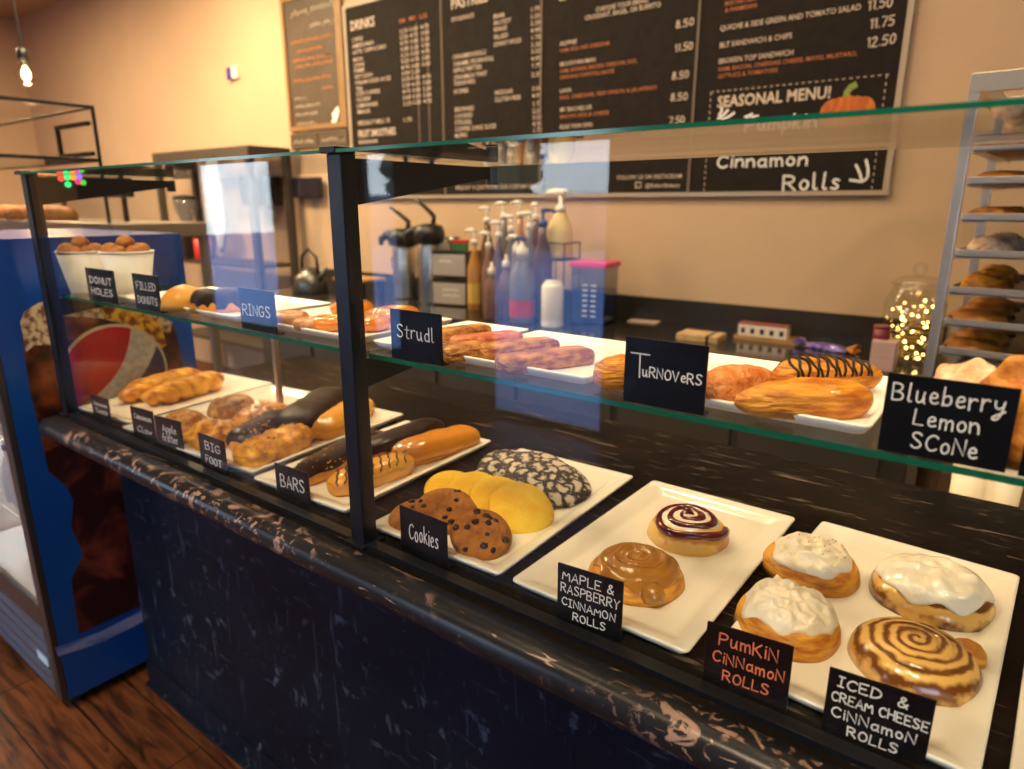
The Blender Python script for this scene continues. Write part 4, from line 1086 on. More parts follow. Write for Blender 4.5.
# panel two
b = Parts()
line(b, 1, 'PASTRIES', 451, 9.5, 488, 9, 0, .03)
line(b, 1, 'DOUGHNUTS', 451.5, 22, 474, 4.6)
for tx, x0, y0, x1 in [('BAR', 493.5, 19, 505), ('BIG FOOT', 494, 25.5, 511), ('RINGS', 494, 32, 507), ('FILLED', 494, 39.5, 508), ('DONUT HOLES', 494, 46.8, 521), ('CINNAMON ROLLS', 453, 59.5, 486), ('CARAMEL PECAN ROLL', 453.5, 66.5, 494), ('APPLE FRITTER', 453.5, 73, 482), ('CINNAMON TWIST', 454, 80, 487), ('TURNOVERS', 454, 86, 475), ('SCONES', 454, 94, 468.5), ('REGULAR', 495, 95, 513), ('GLUTEN FREE', 495, 102, 520.5), ('BROWNIES', 455, 112, 474), ('COOKIES', 455, 118.5, 472.5), ('STRUDEL', 455, 125, 472), ('COFFEE CAKE SLICE', 455, 131.5, 496), ('MUFFIN', 455, 138, 467)]:
    line(b, 1, tx, x0, y0, x1, 4.8)
for k, y0 in enumerate((12, 19, 26, 33, 40, 47.5, 54, 61, 68, 77, 91, 98, 106, 113, 119.5, 126, 132)):
    x0 = 530+.02*y0; line(b, 1, '%d.%02d' % (1+k*5 % 4, [75, 25, 50, 95][k % 4]), x0, y0, x0+9.5, 4.6)
line(b, 1, 'REQUEST A QUOTE FOR OUR CUSTOM CAKES', 456, 189.5, 540, 4.4)
b.build(boards[1])
# panel three
b = Parts()
line(b, 2, 'SANDWICHES', 559, 1, 640, 9, 0, .03)
line(b, 2, 'CHOOSE YOUR BREAD', 596, 12, 648, 5, 0, .02); line(b, 2, 'CROISSANT, BAGEL, OR BURRITO', 585, 20.5, 660, 5, 0, .02)
for tx, x0, y0, x1, c_ in [('ALPINE', 560, 46, 576.5, 0), ('HAM, EGG AND CHEDDAR', 560, 52.5, 609.5, 1), ('MOUNTAIN MAN', 560, 66.5, 595, 0), ('HAM, SAUSAGE, BACON, CHEDDAR, EGG,', 560, 73, 636.5, 1), ('ONION & CHIPOTLE SAUCE', 560, 79.5, 614, 1), ('LAVA', 560, 93, 571.5, 0), ('EGG, CHEDDAR, RED ONION & JALAPENO', 560, 99.5, 656, 1), ('MT BACHELOR', 560, 112, 592, 0), ('BACON, EGG & CHEESE', 560, 118.5, 609, 1), ('BUILD YOUR OWN', 560, 129, 592, 0)]:
    line(b, 2, tx, x0, y0, x1, 4.6 if c_ == 0 else 4, c_, .02 if c_ == 0 else .005)
line(b, 2, 'FOLLOW US ON INSTAGRAM', 617, 179.5, 681.5, 4.6); line(b, 2, '@flatlandbakery', 645, 187.5, 680, 4.4)
q0, q1 = pt(635.5, 187.5), pt(641, 182.3)
tb = [(q0[0], q0[1]), (q1[0], q0[1]), (q1[0], q1[1]), (q0[0], q1[1]), (q0[0], q0[1])]
ribbon(b['footer'], tb, .006, on_board(2))
for tx, x0, y0, x1 in [('8.50', 676, 28, 693), ('11.50', 675, 51.5, 692), ('8.50', 672, 79.5, 688), ('8.50', 670.5, 101, 687), ('7.50', 669, 124, 684)]:
    a_ = pt(x0, y0); c_ = pt(x1, y0); hand(b[('handwritten_price' if '.' in tx else 'handwritten_word', len(b))], tx, a_[0], a_[1], c_[0], .035, on_board(2), .0055, 0)
b.build(boards[2])
# panel four
b = Parts()
line(b, 3, 'SMOKED TURKEY, TOMATO', 724.5, 6, 756, 4.4, 1); line(b, 3, '& PARMESAN', 725, 12.5, 756, 4.4, 1)
for tx, x0, y0, x1, c_ in [('QUICHE & SIDE GREEN AND TOMATO SALAD', 720, 31, 858, 0), ('BLT SANDWICH & CHIPS', 719.5, 48, 791, 0), ('BROKEN TOP SANDWICH', 718.5, 64, 792, 0), ('HAM, BACON, CHEDDAR CHEESE, MAYO, MUSTARD,', 718, 71.5, 855, 1), ('LETTUCE & TOMATOES', 718, 78.5, 777, 1)]:
    line(b, 3, tx, x0, y0, x1, 5.6 if c_ == 0 else 4.4, c_, .02 if c_ == 0 else .005)
for tx, x0, y0, x1 in [('11.50', 868, 10, 891), ('11.75', 870, 28.5, 893), ('12.50', 867, 47, 894)]:
    a_ = pt(x0, y0); c_ = pt(x1, y0); hand(b[('handwritten_price' if '.' in tx else 'handwritten_word', len(b))], tx, a_[0], a_[1], c_[0], .04, on_board(3), .0058, 0)
line(b, 3, 'SEASONAL MENU!', 717, 107.5, 829, 9.6, 0, .03)
x0, z0 = pt(711, 93); x1, z1 = pt(887, 74.5)
zb = pt(800, 190)[1]; zt = (z0+z1)/2
k = x0
while k < x1:
    box(b['dashed_border'], k-boards[3].location.x, k+.014-boards[3].location.x, YT-YW-.001, YT-YW, zt-ZB0, zt-ZB0+.004, mi=0); k += .03
for xx in (x0, x1):
    k = zb
    while k < zt: box(b['dashed_border'], xx-.002-boards[3].location.x, xx+.002-boards[3].location.x, YT-YW-.001, YT-YW, k-ZB0, k+.014-ZB0, mi=0); k += .03
for tx, xa_, ya, xb_, hh in [('Pumpkin', 745, 132, 815, .065), ('Cinnamon', 717, 168, 806, .058), ('Rolls', 783, 190, 838, .07)]:
    a_ = pt(xa_, ya); c_ = pt(xb_, ya); hand(b[('handwritten_price' if '.' in tx else 'handwritten_word', len(b))], tx, a_[0], a_[1], c_[0], hh, on_board(3), .010, 3)
for a_, c_ in (((718, 119), (728, 110)), ((722, 120), (734, 113)), ((719, 115), (722, 108)), ((745, 117), (752, 114)), ((752, 117), (758, 116)), ((856, 165), (862, 182)), ((862, 182), (868, 176)), ((866, 160), (868, 176)), ((850, 180), (862, 182))):
    ribbon(b['chalk_doodles'], [pt(*a_), pt((a_[0]+c_[0])/2+1, (a_[1]+c_[1])/2), pt(*c_)], .012, on_board(3), 3)
b.build(boards[3])
M('pumpkin_paint', (.62, .17, .02), .7, (.45, .10, .012), 22, stretch=(3, 1, .4)); M('stem_paint', (.22, .30, .06), .7)
pk = B(); f3 = on_board(3); cx_, cz_ = pt(847, 112); m = mpp(PY(848, 109, YT))
for sx_ in (-.85, -.45, 0, .45, .85):
    c0 = [pk.verts.new(f3(cx_+sx_*17*m+11*m*cos(2*pi*i/24), cz_+(17-3*abs(sx_))*m*sin(2*pi*i/24)*.92, .001+.0004*(2-abs(sx_)*2))) for i in range(24)]
    pk.faces.new(c0)
mk('painted_pumpkin', pk, 'pumpkin_paint', boards[3])
sm = B(); ribbon(sm, [pt(846, 98), pt(847, 92), pt(851, 87), pt(855, 85)], .028, f3)
mk('painted_stem', sm, 'stem_paint', boards[3])

# chalkboard with its wooden frame, and the small strip below it
q = [PY(*p, YW) for p in ((281, 3), (293, 131), (352, 128))]
x0, x1, z0 = -5.05, -4.32, 2.225; z1 = 3.22
o = thing('chalkboard', 'narrow wood framed chalkboard with orange and white writing, left of the menu boards', 'sign', ((x0+x1)/2, YW, z0))
hw = (x1-x0)/2; hh = z1-z0
mk('panel', box(B(), -hw+.03, hw-.03, -.018, -.002, .03, hh-.03), 'slate', o)
fb = B(); box(fb, -hw, hw, -.03, -.001, 0, .035); box(fb, -hw, hw, -.03, -.001, hh-.035, hh); box(fb, -hw, -hw+.035, -.03, -.001, .035, hh-.035); box(fb, hw-.075, hw, -.03, -.001, .035, hh-.035)
mk('frame', fb, 'wood_frame', o)
f = lambda x, y, d: (x-(x0+x1)/2, -.0185-d, y-z0)
def ptc(px, py): q_ = PY(px, py, YW-.0185); return q_.x, q_.z
CL = []
for px0, py0, px1, hpx, mi in ((291, 19, 334, 9, 0), (310, 29, 336, 6, 0), (291, 46, 333, 5, 1), (297, 54, 322, 4, 1), (293, 64, 331, 5, 1), (296, 70, 333, 5, 1), (294, 84, 332, 5, 1), (322, 90, 334, 4, 1), (295, 101, 307, 4, 2), (296, 109, 320, 4, 2), (296, 117, 318, 4, 2), (297, 126, 317, 4, 2)):
    a_ = ptc(px0, py0); c_ = ptc(px1, py0); CL.append((a_, c_, hpx, mi))
M('chalk_dim', (.34, .28, .22), .8); M('chalk_rust', (.36, .13, .03), .8)
for a_, c_, hpx, mi in CL:
    bm = B(); scribble(bm, a_[0], a_[1], c_[0], hpx*.0085, f, .008, mi); mk('chalk_line', bm, ['chalk_dim', 'chalk_rust', 'chalk_dim'], o)
lf = B(); pts = [ptc(*p) for p in ((331, 124), (333, 118), (332, 114), (336, 108), (338, 106), (339, 111), (338, 117), (336, 122), (333, 125))]
lf.faces.new([lf.verts.new(f(x, y, .001)) for x, y in pts]); mk('white_leaf', lf, 'chalk_white', o)
o = thing('small_sign', 'small dark two part strip sign under the wood framed chalkboard', 'sign', (-4.7, YW, 2.09))
f = lambda x, y, d: (x, -.0205-d, y)
for k in (0, 1):
    pn_ = mk('panel', box(B(), -.36+.365*k, -.005+.365*k, -.02, -.001, 0, .115), 'slate', o)
    bm = B(); scribble(bm, -.32+.37*k, .03, -.06+.37*k, .05, f, .008); mk('chalk_writing', bm, 'chalk_dim', pn_)

# wall sensor with its cable
p = PY(235, 73, YW)
o = thing('wall_sensor', 'tiny white and dark box on the bare wall left of the chalkboard', 'sensor', (p.x, YW, p.z))
mk('case', box(B(), -.015, .07, -.03, -.001, -.05, .05, .006), 'white_paint', o)
M('violet', (.06, .04, .25), .3)
mk('dark_face', box(B(), -.075, -.0155, -.04, -.001, -.055, .045, .006), 'violet', o)
# speaker and monitor on the wall
def wallbox(name, label, cat, tl, br, th, mat):
    a = PY(*tl, YW); b_ = PY(*br, YW); c = (a+b_)/2; w_ = b_.x-a.x; h_ = abs(a.z-b_.z)
    o = thing(name, label, cat, (c.x, YW, min(a.z, b_.z)))
    mk('case', box(B(), -w_/2, w_/2, -th, -.03, 0, h_, .01), mat, o)
    mk('bracket', box(B(), -.05, .05, -.03, -.001, h_*.3, h_*.7), 'black_metal', o)
    return o, w_, h_
o, w_, h_ = wallbox('wall_speaker', 'black box speaker on the wall, lower left of the chalkboard', 'speaker', (259, 178), (286, 206), .2, 'black_plastic')
for zc, r_ in ((.35, .085), (.75, .05)):
    sp_ = lathe(B(), [(r_, 0), (r_*.9, .006), (r_*.3, .002), (0, .004)], 24, caps=False)
    mk('cone', sp_, 'dark_steel', o, True, (0, -.201, h_*zc), (pi/2, 0, 0))
o, w_, h_ = wallbox('wall_monitor', 'small dark monitor on the wall under the chalkboard', 'monitor', (297, 178), (327, 198), .06, 'black_plastic')
M('screen', (.02, .015, .03), .15); mk('screen', box(B(), -w_/2+.012, w_/2-.012, -.063, -.0601, .012, h_-.012), 'screen', o)

# ------------------------------------------------------------------ back counter
CB = .98; YC0 = 2.98
M('back_top', (.020, .017, .015), .14, (.030, .026, .022), 5, coat=.4)
M('back_base', (.05, .045, .042), .5)
M('splash_tile', (.024, .021, .018), .25, (.032, .028, .024), 3)
o = thing('back_counter', 'long dark glossy back counter against the rear wall', 'counter', (-2.3, 3.3, 0))
def W(bm):
    bmesh.ops.translate(bm, verts=bm.verts, vec=(2.3, -3.3, 0)); return bm
mk('countertop', W(box(B(), -4.75, -.235, YC0, YW-.001, CB-.04, CB, .004)), 'back_top', o)
mk('backsplash', W(box(B(), -4.75, -.235, YW-.025, YW-.001, CB, CB+.135)), 'splash_tile', o)
mk('base_cabinet', W(box(B(), -4.73, -.255, YC0+.04, YW-.001, .0, CB-.04)), 'back_base', o)
for k in range(7):
    x = -4.72+.63*k; d = mk('cabinet_door', W(box(B(), x, x+.59, YC0+.02, YC0+.04, .1, CB-.07, .003)), 'back_base', o)
    mk('door_handle', W(tube(B(), [(x+.52, YC0+.02, .75), (x+.52, YC0-.01, .75), (x+.52, YC0-.01, .87), (x+.52, YC0+.02, .87)], .005)), 'alum', d)
M('tinsel', (.75, .42, .06), .25, (.08, .05, .01), 30, lo=.42, hi=.55, metal=.8)
tn = B()
for i in range(900):
    x = random.uniform(-2.0, -.45); a = random.uniform(0, 6.28); e = random.uniform(.006, .02)
    c = Vector((x, YC0-.013, CB-.016)); d = Vector((random.uniform(-.4, .4), -abs(cos(a)), sin(a))).normalized()
    s = d.orthogonal().normalized()*.0022
    tn.faces.new([tn.verts.new(c-s), tn.verts.new(c+s), tn.verts.new(c+d*e+s*.4), tn.verts.new(c+d*e-s*.4)])
tube(tn, [(-2.0, YC0-.012, CB-.016), (-.45, YC0-.012, CB-.016)], .006, 6)
tag(mk('tinsel_garland', tn, 'tinsel'), 'gold tinsel garland along the front edge of the back counter', 'garland')
def bc(px, py): return P(px, py, CB)

# coffee airpots with lever pumps
def airpot(px, py, hpx, lx, label):
    c = bc(px, py); m = mpp(c); h = hpx*m*.97; r = 11.5*m
    o = thing('coffee_airpot', label, 'airpot', (c.x, c.y, CB), rad(205), 'coffee airpots')
    mk('body', lathe(B(), [(r*.98, 0), (r, .01), (r, h*.70), (r*.96, h*.73)], 28), 'steel', o, True)
    mk('base_ring', lathe(B(), [(r*1.03, 0), (r*1.03, .012)], 28), 'black_plastic', o, True)
    hd = lathe(B(), [(r*1.0, h*.73), (r*1.30, h*.75), (r*1.38, h*.86), (r*1.2, h*.94), (r*.5, h*.97)], 28)
    mk('lid', hd, 'black_plastic', o, True)
    mk('spout', tube(B(), [(r*.6, 0, h*.86), (r*1.5, 0, h*.88), (r*2.0, 0, h*.83), (r*2.1, 0, h*.74)], [r*.5, r*.42, r*.30, r*.2], 12), 'black_plastic', o, True)
    mk('lever', tube(B(), [(-r*.4, 0, h*.97), (-r*.5, 0, h*1.06), (r*.3, 0, h*1.17), (r*1.1, 0, h*1.26)], [r*.22, r*.2, r*.17, r*.14], 10), 'black_plastic', o, True)
    mk('tag', box(B(), r*1.01, r*1.03, -r*.4, r*.45, h*.42, h*.58), 'paper', o)
airpot(406, 298, 72, 385, 'left steel coffee airpot with a black lever lid')
airpot(431, 303, 82, 413, 'right taller steel coffee airpot beside the drawer boxes')
a = bc(352, 302); b_ = bc(415, 304); m = mpp(a)
o = thing('wooden_stand', 'small wooden topped stand on black legs, left of the airpots', 'stand', (a.x*.45+b_.x*.55, a.y-.12, CB))
w_ = 56*m; h_ = 28*m; w_ = .30
mk('top', box(B(), -w_/2, w_/2, -.1, .1, h_-.02, h_, .004), 'wood_tan', o)
for sx in (-1, 1):
    for sy in (-1, 1): mk('leg', box(B(), sx*(w_/2-.03)-.015, sx*(w_/2-.03)+.015, sy*.08-.012, sy*.08+.012, 0, h_-.02), 'black_metal', o)
M('soft_steel', (.50, .44, .38), .5, metal=.35)
# stacked steel drawer boxes
c = bc(456, 304); m = mpp(c)
w_ = 40*m; y = c.y-.09
for k in (0, 1):
    lab = ['lower steel front drawer box beside the airpots', 'upper steel front drawer box under small cups'][k]
    z = CB+.004+k*27*m; h_ = 25*m
    o = thing('drawer_box', lab, 'box', (c.x, y+.12, z if k else CB), rad(12), 'steel front drawer boxes'); z0 = 0
    mk('case', box(B(), -w_/2, w_/2, -.12, .08, 0, h_, .006), 'black_plastic', o)
    d = mk('drawer', box(B(), -w_/2+.012, w_/2-.012, -.13, -.12, .012, h_-.02, .003), 'soft_steel', o)
    bm = B(); f = lambda x, yy, dd: (x, -.1305-dd, yy)
    if k: scribble(bm, -.07, h_*.55, .03, h_*.16, f, .006)
    else: scribble(bm, -.05, h_*.58, .07, h_*.14, f, .006); scribble(bm, -.05, h_*.36, .08, h_*.14, f, .006)
    mk('drawer_lettering', bm, 'paper', d)
ztop = CB+.004+27*m+25*m
M('red_plastic', (.50, .03, .02), .4); M('green_plastic', (.04, .16, .05), .5); M('amber', (.45, .28, .10), .3)
for i, (dx, nm, mt, lab) in enumerate(((-.09, 'cup', 'clear_plastic', 'clear cup standing on the steel drawer boxes'), (0, 'jar', 'dark_steel', 'dark small jar standing on the steel drawer boxes'), (.075, 'packet_box', 'green_plastic', 'small green and red box on the steel drawer boxes'))):
    if i < 2: tag(mk(nm, lathe(B(), [(.03, 0), (.036, .09), (.034, .09), (.028, .004), (0, .004)], 20, caps=False), mt, None, True, (c.x+dx, y+.08, ztop)), lab, nm)
    else:
        o = thing(nm, lab, 'box', (c.x+dx, y+.06, ztop), .4)
        mk('carton', box(B(), -.05, .05, -.03, .03, 0, .05, .003), mt, o); mk('lid', box(B(), -.052, .052, -.032, .032, .05, .075, .003), 'red_plastic', o)

# syrup pump bottles
M('syrup_dark', (.10, .05, .03), .2); M('syrup_amber', (.42, .2, .05), .2); M('syrup_clear', (.17, .16, .17), .2); M('syrup_pink', (.20, .11, .10), .3); M('syrup_blue', (.03, .05, .14), .25)
M('sauce_yellow', (.74, .56, .20), .4); M('pump_white', (.80, .74, .66), .4); M('pump_blue', (.02, .05, .20), .4); M('label_gold', (.60, .38, .08), .5); M('milk_cream', (.80, .74, .52), .4); M('blue_jug', (.08, .17, .42), .3)
def pump_bottle(px, pyb, pyt, wpx, mat, pump, label, y, grp='syrup bottles with pumps', ang=180, lab=None, shoulder=.62):
    """bottle whose base is hidden or seen at row pyb, pump top at row pyt, standing on the back counter at depth y"""
    x = PY(px, pyb, y).x; m = mpp((x, y, CB)); h = PY(px, pyt, y).z-CB; r = wpx*m/2
    o = thing('syrup_bottle', label, 'bottle', (x, y, CB), rad(ang), grp)
    hb = h-.085
    mk('bottle', lathe(B(), [(r*.94, 0), (r, .008), (r, hb*shoulder), (r*.85, hb*(shoulder+.08)), (r*.42, hb*.86), (r*.36, hb)], 20), mat, o, True)
    if lab: mk('label', lathe(B(), [(r*1.015, hb*.12), (r*1.015, hb*.42)], 20, caps=False), lab, o, True)
    mk('collar', lathe(B(), [(r*.46, hb-.012), (r*.46, hb+.016), (r*.2, hb+.024)], 16), pump, o, True)
    mk('pump_stem', lathe(B(), [(.008, hb+.02), (.008, h-.014)], 10), pump, o, True)
    mk('pump_spout', tube(B(), [(-.012, 0, h-.012), (.02, 0, h-.006), (.055, 0, h-.008), (.075, 0, h-.02)], [.013, .013, .009, .007], 10), pump, o, True)
YR = 3.42; YM = 3.28; YN = 3.12
pump_bottle(488, 300, 207, 15, 'syrup_dark', 'pump_white', 'dark syrup bottle at the left of the back row', YR)
pump_bottle(504, 300, 202, 15, 'syrup_clear', 'pump_white', 'clear syrup bottle, second in the back row', YR)
pump_bottle(520, 300, 201, 15, 'syrup_amber', 'pump_white', 'amber syrup bottle, third in the back row', YR)
pump_bottle(535, 300, 203, 15, 'syrup_dark', 'pump_white', 'dark syrup bottle at the right of the back row', YR, ang=150)
pump_bottle(475, 304, 229, 14, 'syrup_amber', 'pump_white', 'amber syrup bottle with gold label beside the drawer boxes', YM, lab='label_gold')
pump_bottle(489, 304, 232, 14, 'syrup_pink', 'pump_white', 'pinkish syrup bottle, second in the middle row', YM)
pump_bottle(499, 304, 221, 14, 'syrup_dark', 'pump_white', 'tall dark syrup bottle, third in the middle row', YM)
pump_bottle(511, 304, 215, 14, 'syrup_clear', 'pump_white', 'clear syrup bottle, fourth in the middle row', YM)
pump_bottle(529, 304, 212, 14, 'syrup_clear', 'pump_white', 'clear syrup bottle, fifth in the middle row', YM)
pump_bottle(542, 304, 209, 20, 'syrup_dark', 'pump_blue', 'dark blue bottle with a blue pump near the big yellow bottle', YM, ang=20)
def jug(px, pyb, pyt, wpx, mat, label, y, cap='pump_white', lab=None, pump=None):
    x = PY(px, pyb, y).x; m = mpp((x, y, CB)); h = PY(px, pyt, y).z-CB; r = wpx*m/2
    o = thing('squeeze_bottle', label, 'bottle', (x, y, CB), rad(180))
    mk('bottle', lathe(B(), [(r*.95, 0), (r, .008), (r, h*.48), (r*.86, h*.62), (r*.45, h*.74), (r*.42, h*.78)], 22), mat, o, True)
    if lab: mk('label', lathe(B(), [(r*1.015, h*.08), (r*1.015, h*.28)], 22, caps=False), lab, o, True)
    mk('cap', lathe(B(), [(r*.5, h*.76), (r*.48, h*.88), (r*.16, h*.92), (r*.12, h)], 18), cap, o, True)
    if pump: mk('pump_spout', tube(B(), [(-.02, 0, h-.01), (.03, 0, h), (.07, 0, h-.02)], [.014, .013, .008], 10), pump, o, True)
jug(492, 320, 262, 15, 'syrup_pink', 'pinkish squeeze bottle with a white cap, front left', YN)
jug(506, 318, 254, 15, 'syrup_pink', 'pale squeeze bottle behind the front left one', YN+.10)
jug(516, 312, 236, 14, 'syrup_clear', 'clear squeeze bottle with white pump behind the blue jug', YN+.10, pump='pump_white')
jug(522, 318, 238, 25, 'syrup_clear', 'blue squeeze bottle with a red label and dark blue pump', YN, lab='red_plastic', pump='pump_blue')
# big yellow sauce bottle in a wire rack
y = 3.40; x = PY(559, 300, y).x; m = mpp((x, y, CB)); zb = PY(559, 258, y).z
o = thing('wire_rack', 'black wire rack holding up the big yellow sauce bottle', 'rack', (x, y, CB))
rk = B(); w_ = .085; hz_ = zb-CB
for sx in (-1, 1):
    for sy in (-1, 1): tube(rk, [(sx*w_, sy*w_, 0), (sx*w_, sy*w_, hz_+.09)], .004, 6)
for z in (hz_-.006, hz_+.09): tube(rk, [(w_, w_, z), (-w_, w_, z), (-w_, -w_, z), (w_, -w_, z)], .004, 6, closed=True)
for k in range(5): tube(rk, [(-w_+.042*k, -w_, hz_-.006), (-w_+.042*k, w_, hz_-.006)], .003, 6)
mk('wire_frame', rk, 'black_metal', o)
h = PY(559, 190, y).z-zb; r = 12.5*m
o = thing('sauce_bottle', 'big yellow sauce bottle with a tan pump standing in the wire rack', 'bottle', (x, y, zb), rad(180))
mk('bottle', lathe(B(), [(r*.95, 0), (r, .01), (r, h*.40), (r*.85, h*.52), (r*.42, h*.66), (r*.36, h*.70)], 22), 'sauce_yellow', o, True)
mk('collar', lathe(B(), [(r*.44, h*.68), (r*.42, h*.76), (r*.18, h*.79), (r*.16, h*.97)], 16), 'pump_white', o, True)
mk('pump_spout', tube(B(), [(-.03, 0, h*.96), (.03, 0, h*.98), (.085, 0, h*.97), (.105, 0, h*.90)], [.02, .02, .014, .011], 10), 'sauce_yellow', o, True)
# milk bottle and pink lidded bin
c = bc(552, 327); m = mpp(c); r = 11*m; h = 46*m
o = thing('milk_bottle', 'cream coloured milk bottle standing in front of the pink lidded bin', 'bottle', (c.x, c.y, CB))
mk('body', lathe(B(), [(r*.92, 0), (r, .01), (r, h*.86), (r*.9, h*.93), (r*.72, h*.96)], 24), 'milk_cream', o, True)
mk('cap', lathe(B(), [(r*.72, h*.955), (r*.70, h*1.0)], 20), 'pump_white', o, True)
mk('label_band', lathe(B(), [(r*1.01, h*.04), (r*1.01, h*.16)], 24, caps=False), 'paper', o, True)
c = bc(588, 324); m = mpp(c); y = c.y+.06
o = thing('storage_bin', 'clear square storage bin with a bright pink lid', 'bin', (c.x, y, CB), rad(8))
w_ = 40*m/2*.9; h = 56*m; M('pink_lid', (.72, .05, .22), .4)
bn = B()
for q_ in ((-w_, w_, -.1, -.097, .003, h), (-w_, w_, .097, .1, .003, h), (-w_, -w_+.003, -.097, .097, .003, h), (w_-.003, w_, -.097, .097, .003, h), (-w_, w_, -.1, .1, 0, .003)): box(bn, *q_)
mk('box', bn, 'clear_plastic', o)
mk('contents', box(B(), -w_+.006, w_-.006, -.094, .094, .004, h*.62, .01), 'syrup_blue', o)
mk('lid', box(B(), -w_-.01, w_+.01, -.11, .11, h, h+.03, .008), 'pink_lid', o)
mkx = B()
for k in range(7):
    for j in (0, 1): box(mkx, -.03+.05*j, .0+.05*j, -.1015, -.1002, h*.15+k*h*.09, h*.15+k*h*.09+.008)
mk('measure_marks', mkx, 'paper', o)

# small things on the back counter
c = bc(657, 318)
tag(mk('paper_sheet', box(B(), -.085, .085, -.055, .055, 0, .006, .001), 'paper_tan' if 'paper_tan' in MATS else M('paper_tan', (.62, .46, .38), .7), None, False, (c.x, min(c.y, 3.56), CB), (0, 0, .15)), 'small pale tan pad lying flat near the backsplash', 'pad')
c = bc(698, 341); m = mpp(c)
o = thing('wooden_block', 'pale wooden block with a dark band at its right end', 'block', (c.x, c.y+.04, CB), .05)
mk('block', box(B(), -.105, .045, -.075, .075, 0, .035, .004), 'wood_pale' if 'wood_pale' in MATS else M('wood_pale', (.62, .43, .22), .5, (.52, .34, .16), 20), o)
mk('dark_band', box(B(), .0451, .060, -.076, .076, 0, .036, .003), 'black_plastic', o)
mk('end_block', box(B(), .0601, .105, -.075, .075, 0, .035, .004), 'wood_pale', o)
c = P(768, 333, CB); y = 3.44; x = PY(768, 333, y).x; m = mpp((x, y, CB))
x0, x1 = PY(738, 330, y).x, PY(803, 334, y).x
o = tag(mk('wooden_tray', box(box(box(B(), x0, x1, y-.06, y+.06, CB+.0, CB+.012, .002), x0, x1, y-.06, y-.052, CB+.012, CB+.022), x0, x1, y+.052, y+.06, CB+.012, CB+.022), 'wood_tan'), 'narrow wooden tray holding a row of small tins', 'tray')
M('tin_red', (.30, .06, .05), .5); M('tin_white', (.74, .66, .58), .4)
for k in range(5):
    xx = x0+.035+(x1-x0-.10)*k/4.6
    o = thing('spice_tin', 'small white tin with a red lid, one of five in the wooden tray', 'tin', (xx, y, CB+.0122), 0, 'tins in the wooden tray')
    mk('can', box(B(), -.026, .026, -.03, .03, 0, .062, .004), 'tin_white', o); mk('lid', box(B(), -.027, .027, -.031, .031, .062, .070, .003), 'tin_red', o)
    mk('dark_mark', box(B(), -.01, .01, -.0308, -.0301, .018, .044), 'black_plastic', o)
y = 3.36; M('violet_foil', (.10, .05, .36), .2, (.35, .25, .6), 30, metal=.5); M('orange_foil', (.65, .28, .04), .3)
c = PY(828, 332, y)
o = thing('foil_wrapped_treat', 'shiny violet foil wrapped treat lying on the back counter', 'treat', (c.x, y, CB), -.2)
fl = loaf(B(), .20, .06, .05, 20, 16, 3, 2.2, lambda t, q: 1+.25*nz(t*7, cos(q)*2, sin(q)*2, 2))
mk('wrapper', fl, 'violet_foil', o, True)
for s in (-1, 1):
    tw = B(); c0 = tw.verts.new((s*.085, 0, .022)); ring = [tw.verts.new((s*(.13+.012*(i % 2)), .045*cos(i*pi/5), .024+.022*sin(i*pi/5))) for i in range(10)]
    for i in range(10): tw.faces.new((c0, ring[i], ring[(i+1) % 10]))
    mk('twisted_end', tw, 'orange_foil' if s > 0 else 'violet_foil', o)
y = 3.09; c = PY(886, 349, y); m = mpp(c); M('pink_card', (.66, .40, .36), .6, (.70, .46, .40), 30, stretch=(.2, .2, 4))
x0 = PY(873, 348, y).x; x1 = PY(898, 348, y).x; hz_ = 31*m
o = thing('pink_box', 'upright pale pink carton beside the jar of fairy lights', 'box', ((x0+x1)/2, y, CB))
w_ = (x1-x0)/2
mk('carton', box(B(), -w_, w_, -w_, w_, 0, hz_, .004), 'pink_card', o); mk('front_label', box(B(), -w_*.9, w_*.9, -w_-.0008, -w_-.0001, hz_*.1, hz_*.9), 'pink_card', o)
o = thing('red_tin', 'little dark red tin standing on the pink carton', 'tin', ((x0+x1)/2-.02, y, CB+hz_)); M('dark_red', (.25, .04, .05), .4)
mk('can', lathe(B(), [(.03, 0), (.032, .004), (.032, .045)], 20), 'dark_red', o, True); mk('lid', lathe(B(), [(.034, .045), (.034, .055)], 20), 'dark_red', o, True)
# glass jar of fairy lights
y = 3.26; x = PY(908, 350, y).x; m = mpp((x, y, CB)); h = PY(908, 277, y).z-CB; r = 27*m
o = thing('glass_jar', 'big lidded glass jar glowing with golden fairy lights', 'jar', (x, y, CB))
mk('jar_body', lathe(B(), [(r*.85, 0), (r, .02), (r, h*.72), (r*.80, h*.88), (r*.74, h*.92), (r*.72, h*.92), (r*.78, h*.87), (r*.98, h*.715), (r*.98, .024), (r*.84, .006), (0, .006)], 32, caps=False), 'clear', o, True)
lid = mk('lid', lathe(B(), [(r*.86, h*.925), (r*.88, h*.94), (r*.60, h*1.0), (r*.1, h*1.02)], 32), 'clear', o, True)
mk('knob', lathe(B(), [(r*.10, h*1.02), (r*.2, h*1.05), (r*.26, h*1.10), (r*.18, h*1.15), (.001, h*1.17)], 20), 'clear', lid, True)
emis('fairy', (1.0, .58, .14), 22)
rows = []
bm = B(); wire = []
for i in range(46):
    a = i*2.4; q = r*(.35+.55*((i*37) % 10)/10); z = .03+h*.66*i/46
    wire.append((q*cos(a), q*sin(a), z))
ls = thing('fairy_lights', 'string of tiny golden lights coiled in the glass jar', 'lights', (x, y, CB+.007))
mk('wire', tube(B(), [(p_[0], p_[1], p_[2]-.007) for p_ in wire], .0011, 6), 'label_gold', ls)
